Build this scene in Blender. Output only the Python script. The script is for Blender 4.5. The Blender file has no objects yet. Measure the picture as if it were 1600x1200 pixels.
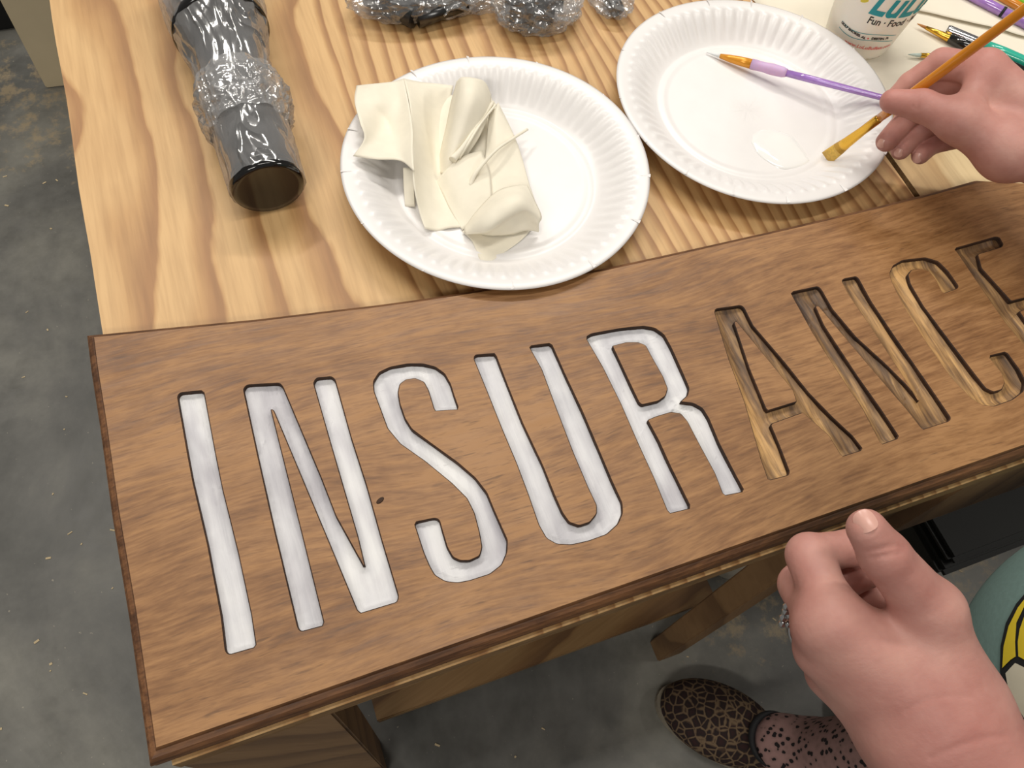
import bpy, bmesh, math, random
import numpy as np
from mathutils import Vector, Matrix, noise
from mathutils.geometry import tessellate_polygon
from mathutils.bvhtree import BVHTree
random.seed(7)
C = bpy.context.scene.collection
scene = bpy.context.scene
PI = math.pi

# ------------------------------------------------------------------ camera, world, lights, exposure
CAM = Vector((0.1173, -0.0760, 1.2207)); FPX = 1281.59
_pitch, _roll, _th = 1.078076, 0.191321, math.radians(29.436)
def ray(px, py):                       # direction through a pixel, unit depth along the optical axis
    x, y, z = (px-800)/FPX, -(py-600)/FPX, -1.0
    c, s = math.cos(_roll), math.sin(_roll); x, y = c*x-s*y, s*x+c*y
    a = PI/2-_pitch; c, s = math.cos(a), math.sin(a); y, z = c*y-s*z, s*y+c*z
    c, s = math.cos(_th), math.sin(_th)
    return Vector((c*x+s*y, -s*x+c*y, z))
def at(px, py, z):                     # point at height z
    d = ray(px, py); return CAM+d*((z-CAM.z)/d.z)
def dp(px, py, dep): return CAM+ray(px, py)*dep
_ax = ray(800, 600); _rt = (ray(801, 600)-_ax).normalized(); _up = (ray(800, 599)-_ax).normalized(); _ax = _ax.normalized()
cd = bpy.data.cameras.new('camera'); cam = bpy.data.objects.new('camera', cd); C.objects.link(cam)
cd.sensor_width = 36; cd.lens = 36*FPX/1600; cd.clip_start = .01
m = Matrix((_rt, _up, -_ax)).transposed().to_4x4(); m.translation = CAM; cam.matrix_world = m
scene.camera = cam

w = bpy.data.worlds.new('world'); scene.world = w; w.use_nodes = True
w.node_tree.nodes['Background'].inputs[0].default_value = (1.0, .95, .89, 1)
w.node_tree.nodes['Background'].inputs[1].default_value = .27
def area(name, loc, tgt, sx, sy, power, col=(1, .955, .885)):
    l = bpy.data.lights.new(name, 'AREA'); l.shape = 'RECTANGLE'; l.size = sx; l.size_y = sy
    l.energy = power; l.color = col
    o = bpy.data.objects.new(name, l); C.objects.link(o); o.location = loc
    o.rotation_euler = (Vector(tgt)-Vector(loc)).to_track_quat('-Z', 'Y').to_euler(); return o
area('tube_or_fill_light', (-.35, 1.75, 2.75), (.2, .4, .7), 1.2, .12, 30)
area('tube_or_fill_light', (1.05, 1.55, 2.75), (.6, .3, .7), 1.2, .12, 32)
area('tube_or_fill_light', (.35, .25, 2.9), (.35, .2, .7), 1.2, .12, 20)
area('tube_or_fill_light', (-1.3, -1.5, 2.8), (0, .8, .4), 1.2, .2, 34)  # unseen fill lamp, added at front left to brighten the beige upright
area('tube_or_fill_light', (2.6, -.9, 2.8), (1.0, -.2, 0), 1.2, .2, 24)
scene.view_settings.view_transform = 'Standard'; scene.view_settings.look = 'None'
scene.view_settings.gamma = 1; scene.view_settings.use_curve_mapping = False
scene.view_settings.exposure = -0.45

# ------------------------------------------------------------------ materials
def S(r, g, b):
    f = lambda v: (v/255/12.92) if v/255 <= .04045 else ((v/255+.055)/1.055)**2.4
    return (f(r), f(g), f(b), 1)
class NT:
    def __init__(s, name):
        s.m = bpy.data.materials.new(name); s.m.use_nodes = True; s.t = s.m.node_tree
        s.b = s.t.nodes['Principled BSDF']; s.out = s.t.nodes['Material Output']
    def n(s, typ, **k):
        o = s.t.nodes.new(typ)
        for a, v in k.items(): setattr(o, a, v)
        return o
    def l(s, a, b): s.t.links.new(a, b)
    def coord(s, scale=(1, 1, 1), rot=(0, 0, 0), loc=(0, 0, 0)):
        c = s.n('ShaderNodeTexCoord'); mp = s.n('ShaderNodeMapping')
        mp.inputs['Scale'].default_value = scale; mp.inputs['Rotation'].default_value = rot; mp.inputs['Location'].default_value = loc
        s.l(c.outputs['Object'], mp.inputs['Vector']); return mp.outputs['Vector']
    def noise(s, scale=5, vec=None, detail=4, rough=.55, dist=0):
        o = s.n('ShaderNodeTexNoise'); o.inputs['Scale'].default_value = scale; o.inputs['Detail'].default_value = detail
        o.inputs['Roughness'].default_value = rough; o.inputs['Distortion'].default_value = dist
        s.l(vec if vec is not None else s.coord(), o.inputs['Vector']); return o.outputs['Fac']
    def voro(s, scale, vec=None, feature='F1', rnd=1):
        o = s.n('ShaderNodeTexVoronoi', feature=feature); o.inputs['Scale'].default_value = scale
        o.inputs['Randomness'].default_value = rnd
        s.l(vec if vec is not None else s.coord(), o.inputs['Vector']); return o.outputs['Distance']
    def ramp(s, fac, stops, interp='LINEAR'):
        o = s.n('ShaderNodeValToRGB'); o.color_ramp.interpolation = interp; e = o.color_ramp.elements
        while len(e) < len(stops): e.new(.5)
        for i, (p, c) in enumerate(stops):
            e[i].position = p; e[i].color = c if len(c) == 4 else (*c, 1)
        s.l(fac, o.inputs[0]); return o.outputs[0]
    def math(s, op, a, b=0, c=None):
        o = s.n('ShaderNodeMath', operation=op)
        for i, v in enumerate((a, b) if c is None else (a, b, c)):
            if isinstance(v, (int, float)): o.inputs[i].default_value = v
            else: s.l(v, o.inputs[i])
        return o.outputs[0]
    def mix(s, fac, a, b, mode='MIX'):
        o = s.n('ShaderNodeMix', data_type='RGBA', blend_type=mode)
        for i, v in ((0, fac), (6, a), (7, b)):
            if isinstance(v, (int, float)): o.inputs[i].default_value = v
            elif isinstance(v, tuple): o.inputs[i].default_value = v
            else: s.l(v, o.inputs[i])
        return o.outputs[2]
    def base(s, v):
        if isinstance(v, tuple): s.b.inputs['Base Color'].default_value = v
        else: s.l(v, s.b.inputs['Base Color'])
    def set(s, **k):
        for a, v in k.items():
            i = s.b.inputs[a.replace('_', ' ')]
            if isinstance(v, (int, float, tuple)): i.default_value = v
            else: s.l(v, i)
    def bump(s, h, strength=.3, dist=.001):
        o = s.n('ShaderNodeBump'); o.inputs['Strength'].default_value = strength; o.inputs['Distance'].default_value = dist
        s.l(h, o.inputs['Height']); s.l(o.outputs[0], s.b.inputs['Normal'])
W0, K1 = (0, 0, 0, 1), (1, 1, 1, 1)

def plain(name, col, rough=.5, metal=0, var=.12, scale=40, bump=.1, **k):
    t = NT(name); nz = t.noise(scale)
    d = tuple(c*(1-var) for c in col[:3])+(1,); l = tuple(min(1, c*(1+var)) for c in col[:3])+(1,)
    t.base(t.ramp(nz, [(.3, d), (.7, l)])); t.set(Roughness=rough, Metallic=metal, **k)
    if bump: t.bump(nz, bump, .0006)
    return t.m

def pine(name, light, mid, dark, f0=20, f1=62, xs=.2, amp=3.2, off=(0, 0, 0), rot=(0, 0, 0), ys=1.0, rough=.5):
    t = NT(name)
    v = t.coord(rot=rot, loc=off); sep = t.n('ShaderNodeSeparateXYZ'); t.l(v, sep.inputs[0]); x = sep.outputs[0]
    mp = t.n('ShaderNodeMapping'); mp.inputs['Scale'].default_value = (4.2, 1.7*ys, 4); t.l(v, mp.inputs['Vector'])
    n1 = t.noise(1, mp.outputs[0], 2.5, .45)
    mp2 = t.n('ShaderNodeMapping'); mp2.inputs['Scale'].default_value = (30, 9*ys, 10); t.l(v, mp2.inputs['Vector'])
    n2 = t.noise(1, mp2.outputs[0], 3, .5)
    h = t.math('MULTIPLY', x, f0)
    h = t.math('ADD', h, t.math('MULTIPLY', t.math('MAXIMUM', t.math('SUBTRACT', x, xs), 0), f1))
    h = t.math('ADD', h, t.math('MULTIPLY', n1, amp*2)); h = t.math('ADD', h, t.math('MULTIPLY', n2, .55))
    saw = t.math('FRACT', h)
    col = t.ramp(saw, [(0, dark), (.03, mid), (.08, light), (.50, light), (.70, mid), (.93, dark)])
    mp3 = t.n('ShaderNodeMapping'); mp3.inputs['Scale'].default_value = (260, 14, 60); t.l(v, mp3.inputs['Vector'])
    fib = t.noise(1, mp3.outputs[0], 3)
    col = t.mix(.55, col, t.ramp(fib, [(.3, (.62, .55, .48, 1)), (.6, (1, 1, 1, 1))]), 'MULTIPLY')
    bl = t.noise(7, v, 3)
    col = t.mix(t.math('MULTIPLY', bl, .5), col, t.ramp(bl, [(.35, light), (.7, mid)]))
    sp = t.noise(38, v, 2); col = t.mix(t.ramp(sp, [(.78, W0), (.80, K1)]), col, S(222, 205, 180))
    t.base(col); t.set(Roughness=rough); t.bump(fib, .12, .0006); return t.m

def stained(name, a, b, c, dark, rough=.42, blot=1.0):
    t = NT(name)
    v = t.coord(scale=(1, 1, 1)); 
    nd = t.noise(2.2, t.coord(scale=(1.0, 2.2, 1)), 2, .5)
    cm = t.n('ShaderNodeCombineXYZ'); t.l(t.math('MULTIPLY', nd, .10), cm.inputs[1])
    ad = t.n('ShaderNodeVectorMath', operation='ADD'); t.l(v, ad.inputs[0]); t.l(cm.outputs[0], ad.inputs[1])
    def st(sx, sy, d=4, r=.6):
        mp = t.n('ShaderNodeMapping'); mp.inputs['Scale'].default_value = (sx, sy, sy); t.l(ad.outputs[0], mp.inputs['Vector'])
        return t.noise(1, mp.outputs[0], d, r)
    big = st(4.5, 22, 4); fine = st(70, 700, 3); midn = st(30, 230, 4); blo = t.noise(11, v, 5, .65); blo2 = t.noise(34, v, 3, .6)
    f = t.math('ADD', t.math('MULTIPLY', big, .34), t.math('MULTIPLY', midn, .42))
    f = t.math('ADD', f, t.math('MULTIPLY', blo, .36*blot)); f = t.math('ADD', f, t.math('MULTIPLY', fine, .30))
    f = t.math('ADD', f, t.math('MULTIPLY', blo2, .12)); f = t.math('SUBTRACT', f, .26)
    col = t.ramp(f, [(.28, a), (.44, b), (.60, c)])
    pore = t.math('MULTIPLY', t.ramp(st(60, 520, 2), [(.60, W0), (.72, K1)]), t.ramp(blo, [(.4, W0), (.6, K1)]))
    col = t.mix(t.math('MULTIPLY', pore, .5), col, dark)
    t.base(col); t.set(Roughness=t.ramp(midn, [(.3, (rough,)*3), (.7, (rough+.16,)*3)])); t.bump(midn, .10, .0005); return t.m

M = {}
M['pine_top'] = pine('pine_plywood', S(207, 169, 117), S(184, 141, 90), S(146, 99, 57))
M['pine_pale'] = pine('pale_plywood', S(216, 192, 148), S(204, 174, 128), S(182, 146, 100), f0=7, f1=6, amp=2.4, off=(.37, .1, 0))
M['ply_edge'] = stained('ply_edge', S(92, 66, 38), S(122, 92, 56), S(152, 120, 78), S(60, 40, 24), .75)
M['lumber'] = pine('lumber', S(140, 108, 72), S(122, 92, 60), S(100, 72, 46), f0=15, f1=0, amp=2.8, ys=.5, off=(.2, 0, .4), rot=(PI/2, 0, .25), rough=.65)
M['shelf'] = pine('shelf_ply', S(150, 118, 76), S(128, 94, 56), S(92, 62, 36), f0=10, f1=0, amp=2.0, rot=(0, 0, 1.3), rough=.6)
M['stain'] = stained('stained_maple', S(80, 50, 27), S(127, 87, 49), S(160, 117, 73), S(64, 38, 21))
M['edge'] = stained('stained_edge', S(54, 33, 19), S(84, 53, 30), S(122, 82, 49), S(36, 22, 13), .5)
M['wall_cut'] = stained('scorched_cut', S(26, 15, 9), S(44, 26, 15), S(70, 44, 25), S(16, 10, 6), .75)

def carved():
    t = NT('carved_wood')
    v = t.coord(); big = t.noise(16, t.coord(scale=(1, .6, 1)), 3); 
    fib = t.noise(1, t.coord(scale=(420, 34, 100)), 4); fl = t.noise(1, t.coord(scale=(90, 18, 30)), 3)
    f = t.math('ADD', t.math('MULTIPLY', fib, .45), t.math('MULTIPLY', fl, .4)); f = t.math('ADD', f, t.math('MULTIPLY', big, .5)); f = t.math('SUBTRACT', f, .18)
    col = t.ramp(f, [(.32, S(66, 46, 30)), (.44, S(118, 88, 56)), (.53, S(158, 122, 78)), (.62, S(204, 160, 102))])
    fa = t.ramp(t.noise(1, t.coord(scale=(70, 12, 30), rot=(0, 0, .12)), 1, .4, .8), [(.50, (.72, .68, .64, 1)), (.525, K1)]); col = t.mix(.75, col, fa, 'MULTIPLY')
    t.base(col); t.set(Roughness=.55); t.bump(t.math('ADD', fib, fl), .5, .0009); return t.m
M['carved'] = carved()
def white_paint():
    t = NT('white_letter_paint')
    st = t.noise(1, t.coord(scale=(170, 13, 60), rot=(0, 0, .05)), 4); bl = t.noise(26, t.coord(scale=(1, .5, 1)), 3)
    col = t.ramp(bl, [(.36, S(188, 186, 190)), (.5, S(212, 211, 213)), (.64, S(226, 225, 224))])
    col = t.mix(.5, col, t.ramp(st, [(.34, (.70, .70, .73, 1)), (.56, K1)]), 'MULTIPLY')
    col = t.mix(.35, col, t.ramp(t.noise(1, t.coord(scale=(60, 22, 30), rot=(0, 0, -.15)), 2, .5, 1.2), [(.40, (.82, .80, .82, 1)), (.52, K1)]), 'MULTIPLY')
    t.base(col); t.set(Roughness=.42, Specular_IOR_Level=.45); t.bump(t.math('ADD', st, bl), .8, .0010); return t.m
M['paint'] = white_paint()
def concrete():
    t = NT('sealed_concrete')
    v = t.coord(); a = t.noise(3.2, v, 6, .62, .6); b = t.noise(24, v, 5, .7); s_ = t.noise(150, v, 2)
    col = t.ramp(a, [(.30, S(86, 86, 82)), (.48, S(112, 111, 106)), (.66, S(138, 136, 127))])
    col = t.mix(.5, col, t.ramp(b, [(.3, (.55, .55, .54, 1)), (.65, K1)]), 'MULTIPLY')
    # sawdust and dried spills: patches that stay put on the floor
    sep = t.n('ShaderNodeSeparateXYZ'); t.l(v, sep.inputs[0])
    def blob(cx, cy, rx, ry):
        dx = t.math('DIVIDE', t.math('SUBTRACT', sep.outputs[0], cx), rx); dy = t.math('DIVIDE', t.math('SUBTRACT', sep.outputs[1], cy), ry)
        return t.math('SUBTRACT', 1.0, t.math('ADD', t.math('MULTIPLY', dx, dx), t.math('MULTIPLY', dy, dy)))
    mk = t.math('MAXIMUM', blob(.66, .015, .13, .07), blob(.98, -.03, .16, .09));     mk = t.math('MAXIMUM', mk, blob(-.2, 1.35, .3, .2))
    n = t.noise(30, v, 5, .7); k = t.math('ADD', t.math('MULTIPLY', t.math('MAXIMUM', mk, -1.5), .11), n)
    col = t.mix(t.math('MULTIPLY', t.ramp(k, [(.58, W0), (.72, K1)]), .6), col, S(172, 152, 118))
    col = t.mix(t.math('MULTIPLY', t.ramp(s_, [(.72, W0), (.76, K1)]), .6), col, S(176, 168, 150))
    t.base(col); t.set(Roughness=t.ramp(b, [(.3, (.32,)*3), (.7, (.55,)*3)])); t.bump(b, .12, .001); return t.m
M['concrete'] = concrete()
def skin():
    t = NT('skin')
    v = t.coord(); a = t.noise(28, v, 4, .6); f = t.noise(420, v, 3); g = t.noise(9, v, 2)
    col = t.ramp(a, [(.3, S(172, 118, 108)), (.5, S(186, 135, 124)), (.7, S(198, 150, 137))])
    col = t.mix(t.math('MULTIPLY', t.ramp(g, [(.45, W0), (.7, K1)]), .35), col, S(190, 120, 112))
    t.base(col); t.set(Roughness=.52, Subsurface_Weight=.12, Subsurface_Scale=.004, Specular_IOR_Level=.35)
    t.b.inputs['Subsurface Radius'].default_value = (1, .35, .2)
    wr = t.noise(1, t.coord(scale=(120, 330, 160)), 3)
    t.bump(t.math('ADD', f, wr), .22, .0006); return t.m
M['skin'] = skin()
M['nail'] = plain('nail', S(212, 164, 150), .3, var=.03, bump=0)
M['plate'] = plain('coated_paper', S(228, 225, 223), .34, var=.015, scale=60, bump=.06, Specular_IOR_Level=.5)
M['wetpaint'] = plain('wet_white_paint', S(240, 239, 236), .08, var=.01, bump=0, Coat_Weight=.6)
M['rag'] = plain('cream_cloth', S(230, 223, 205), .8, var=.03, scale=90, bump=.25)
M['paper'] = plain('cream_paper', S(228, 220, 202), .8, var=.03, scale=25, bump=.2)
def leopard():
    t = NT('leopard_fabric'); v = t.coord()
    e = t.voro(85, v, 'DISTANCE_TO_EDGE'); n = t.noise(120, v, 2)
    k = t.math('ADD', e, t.math('MULTIPLY', t.math('SUBTRACT', n, .5), .22))
    t.base(t.ramp(k, [(.03, S(112, 92, 68)), (.08, S(74, 54, 40)), (.14, S(28, 16, 14)), (.4, S(46, 20, 18))])); t.set(Roughness=.85)
    t.bump(n, .2, .0005); return t.m
M['leopard'] = leopard()
def leggings():
    t = NT('spotted_knit')
    d = t.voro(1, t.coord(scale=(125, 125, 80))); n = t.noise(190, None, 2)
    k = t.math('ADD', d, t.math('MULTIPLY', n, .42))
    t.base(t.ramp(k, [(.50, S(28, 20, 22)), (.54, S(150, 118, 112)), (.9, S(166, 130, 124))])); t.set(Roughness=.85); return t.m
M['leggings'] = leggings()
M['shirt'] = plain('teal_cotton', S(112, 138, 132), .9, var=.06, scale=300, bump=.3)
M['print_black'] = plain('print_black', S(22, 22, 24), .7, bump=0)
M['print_yellow'] = plain('print_yellow', S(214, 188, 42), .7, var=.05, bump=0)
M['print_cream'] = plain('print_cream', S(206, 198, 176), .7, var=.04, bump=0)
M['black_gloss'] = plain('black_gloss', S(16, 15, 14), .12, var=.2, bump=0, Coat_Weight=.5)
M['black'] = plain('black_paint', S(40, 40, 41), .24, var=.15)
M['gunmetal'] = plain('gunmetal', S(86, 86, 86), .28, 1, var=.3, scale=60)
M['dark_plastic'] = plain('dark_bin_plastic', S(15, 17, 12), .6, var=.3, scale=14)
M['beige'] = plain('beige_board', S(216, 200, 166), .7, var=.05, scale=9)
M['orange'] = plain('orange_lacquer', S(205, 128, 24), .22, var=.06, scale=90, bump=0, Coat_Weight=.5)
M['gold'] = plain('brass_ferrule', S(226, 178, 72), .24, 1, var=.05, bump=0)
M['orange_gold'] = plain('orange_ferrule', S(222, 150, 44), .3, .3, var=.06, bump=0)
M['chrome'] = plain('chrome', S(205, 205, 205), .15, 1, var=.05, bump=0)
M['lilac_grip'] = plain('lilac_grip', S(196, 168, 206), .5, var=.05, bump=0, Subsurface_Weight=.2)
M['lilac'] = plain('clear_lilac', S(176, 132, 214), .12, var=.1, scale=200, bump=0, Coat_Weight=1.0, Transmission_Weight=.25)
M['teal'] = plain('teal_lacquer', S(48, 178, 152), .2, var=.05, bump=0, Coat_Weight=.5)
M['green'] = plain('green_lacquer', S(130, 206, 56), .2, var=.05, bump=0, Coat_Weight=.5)
M['bristle_brown'] = plain('brown_bristle', S(178, 120, 62), .6, var=.3, scale=500)
M['bristle_gold'] = plain('golden_bristle', S(206, 166, 74), .5, var=.2, scale=500)
M['bristle_white'] = plain('white_bristle', S(222, 224, 224), .5, var=.05, bump=0)
M['bristle_blue'] = plain('pale_bristle', S(196, 214, 206), .5, var=.05, bump=0)
M['cup'] = plain('white_cup', S(236, 232, 220), .38, var=.01, bump=0, Subsurface_Weight=.1)
M['ink_black'] = plain('ink_black', S(38, 36, 34), .6, bump=0)
M['ink_teal'] = plain('ink_teal', S(36, 152, 160), .6, var=.08, bump=0)
M['ink_light'] = plain('ink_aqua', S(120, 200, 196), .6, var=.05, bump=0)
M['ink_red'] = plain('ink_red', S(226, 108, 104), .6, bump=0)
M['ink_yellow'] = plain('ink_yellow', S(222, 204, 60), .6, bump=0)
M['sole'] = plain('shoe_sole', S(150, 140, 122), .7)
M['chip'] = plain('wood_chip', S(206, 186, 148), .8, bump=0)
M['hair'] = plain('brown_hair', S(88, 58, 38), .5, var=.3, scale=300)
M['off_white'] = plain('off_white', S(205, 198, 182), .6)
M['dark_wood'] = M['lumber']
def film(name, white=.10, gloss=.16, sc=60):
    t = NT(name); t.t.nodes.remove(t.b)
    tr = t.n('ShaderNodeBsdfTransparent'); gl = t.n('ShaderNodeBsdfGlossy'); df = t.n('ShaderNodeBsdfDiffuse')
    gl.inputs['Roughness'].default_value = .14; tr.inputs[0].default_value = (.93, .93, .93, 1); df.inputs[0].default_value = (.8, .8, .8, 1)
    v = t.coord(scale=(1, .26, 1), rot=(0, 0, .12)); n1 = t.noise(sc, v, 1, .5, 1.6)
    rg_ = t.math('SUBTRACT', 1.0, t.math('ABSOLUTE', t.math('MULTIPLY', t.math('SUBTRACT', n1, .5), 7.0))); ms = t.math('MAXIMUM', rg_, 0)
    vo = t.noise(sc*.5, v, 3, .6, .5)
    bp = t.n('ShaderNodeBump'); bp.inputs['Strength'].default_value = .75; bp.inputs['Distance'].default_value = .004
    t.l(t.math('ADD', t.math('MULTIPLY', ms, .55), t.math('MULTIPLY', vo, 1.6)), bp.inputs['Height']); t.l(bp.outputs[0], gl.inputs['Normal']); t.l(bp.outputs[0], df.inputs['Normal'])
    lw = t.n('ShaderNodeLayerWeight'); lw.inputs[0].default_value = .35; t.l(bp.outputs[0], lw.inputs['Normal'])
    m1 = t.n('ShaderNodeMixShader'); m2 = t.n('ShaderNodeMixShader')
    t.l(t.math('ADD', t.math('MULTIPLY', lw.outputs['Facing'], .25), white), m1.inputs[0]); t.l(tr.outputs[0], m1.inputs[1]); t.l(df.outputs[0], m1.inputs[2])
    t.l(t.math('ADD', t.math('MULTIPLY', lw.outputs['Facing'], .45), gloss), m2.inputs[0]); t.l(m1.outputs[0], m2.inputs[1]); t.l(gl.outputs[0], m2.inputs[2])
    t.l(m2.outputs[0], t.out.inputs[0]); return t.m
M['film'] = film('clear_film', .08, .09, 34); M['film2'] = film('cloudy_film', .15, .13, 50)

# ------------------------------------------------------------------ object helpers
def mesh_obj(name, verts, faces, mat, parent=None, smooth=False):
    me = bpy.data.meshes.new(name); me.from_pydata([tuple(v) for v in verts], [], [tuple(int(i) for i in f) for f in faces]); me.update()
    if smooth: me.shade_smooth()
    if mat is not None:
        for x in (mat if isinstance(mat, list) else [mat]): me.materials.append(x)
    o = bpy.data.objects.new(name, me); C.objects.link(o)
    if parent is not None:
        o.parent = parent; o.matrix_parent_inverse = Matrix.Translation(-parent.location)
    return o
def bm_obj(name, bm, mat, parent=None, smooth=False, fixn=True):
    if fixn: bmesh.ops.recalc_face_normals(bm, faces=bm.faces)
    me = bpy.data.meshes.new(name); bm.to_mesh(me); bm.free()
    if smooth: me.shade_smooth()
    for x in (mat if isinstance(mat, list) else [mat]): me.materials.append(x)
    o = bpy.data.objects.new(name, me); C.objects.link(o)
    if parent is not None:
        o.parent = parent; o.matrix_parent_inverse = Matrix.Translation(-parent.location)
    return o
def empty(name, loc, label, cat, group=None):
    o = bpy.data.objects.new(name, None); C.objects.link(o); o.location = loc; o.empty_display_size = .02
    o['label'] = label; o['category'] = cat
    if group: o['group'] = group
    return o
def tag(o, label, cat, group=None):
    o['label'] = label; o['category'] = cat
    if group: o['group'] = group
    return o
def box(bm, lo, hi, bev=.0):
    vs = [bm.verts.new((x, y, z)) for x in (lo[0], hi[0]) for y in (lo[1], hi[1]) for z in (lo[2], hi[2])]
    fs = [bm.faces.new([vs[i] for i in f]) for f in ((0, 1, 3, 2), (4, 6, 7, 5), (0, 4, 5, 1), (2, 3, 7, 6), (0, 2, 6, 4), (1, 5, 7, 3))]
    if bev:
        es = {e for f in fs for e in f.edges}; bmesh.ops.bevel(bm, geom=list(es), offset=bev, segments=2, affect='EDGES')
def boxo(name, lo, hi, mat, parent=None, bev=.0015):
    bm = bmesh.new(); box(bm, lo, hi, bev); return bm_obj(name, bm, mat, parent)
def frame(d):
    d = Vector(d).normalized(); a = Vector((0, 0, 1)) if abs(d.z) < .9 else Vector((1, 0, 0))
    u = d.cross(a).normalized(); return d, u, d.cross(u).normalized()
def tube(name, pts, rads, mat, parent=None, n=20, flat=None, cap=True, wave=None):
    """sweep circles along pts; rads r or (ru,rv)"""
    pts = [Vector(p) for p in pts]; V = []; F = []
    d, u, v = frame(pts[-1]-pts[0])
    if flat is not None: u = Vector(flat); u = (u-d*u.dot(d)).normalized(); v = d.cross(u).normalized()
    for i, p in enumerate(pts):
        r = rads[i]; ru, rv = r if isinstance(r, tuple) else (r, r)
        for k in range(n):
            a = 2*PI*k/n; s = wave(i/(len(pts)-1), a) if wave else 1
            V.append(p+u*(math.cos(a)*ru*s)+v*(math.sin(a)*rv*s))
    for i in range(len(pts)-1):
        for k in range(n): F.append((i*n+k, i*n+(k+1) % n, (i+1)*n+(k+1) % n, (i+1)*n+k))
    if cap: F.append(tuple(range(n))[::-1]); F.append(tuple((len(pts)-1)*n+k for k in range(n)))
    o = mesh_obj(name, V, F, mat, parent, True)
    if cap:
        for f in list(o.data.polygons)[-2:]: f.use_smooth = False
    return o
def catmull(P, n):
    out = []; P = [Vector(p) for p in P]; Q = [P[0]*2-P[1]]+P+[P[-1]*2-P[-2]]
    for i in range(1, len(Q)-2):
        for k in range(n):
            t = k/n; a, b, c, d = Q[i-1:i+3]
            out.append(.5*((2*b)+(c-a)*t+(2*a-5*b+4*c-d)*t*t+(3*b-a-3*c+d)*t**3))
    out.append(P[-1]); return out
def patch(rows, n=8):
    R = [catmull(r, n) for r in rows]; cols = [catmull([R[i][j] for i in range(len(R))], n) for j in range(len(R[0]))]
    nj, ni = len(cols), len(cols[0]); V = [cols[j][i] for j in range(nj) for i in range(ni)]
    F = [(j*ni+i, j*ni+i+1, (j+1)*ni+i+1, (j+1)*ni+i) for j in range(nj-1) for i in range(ni-1)]
    return V, F

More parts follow.
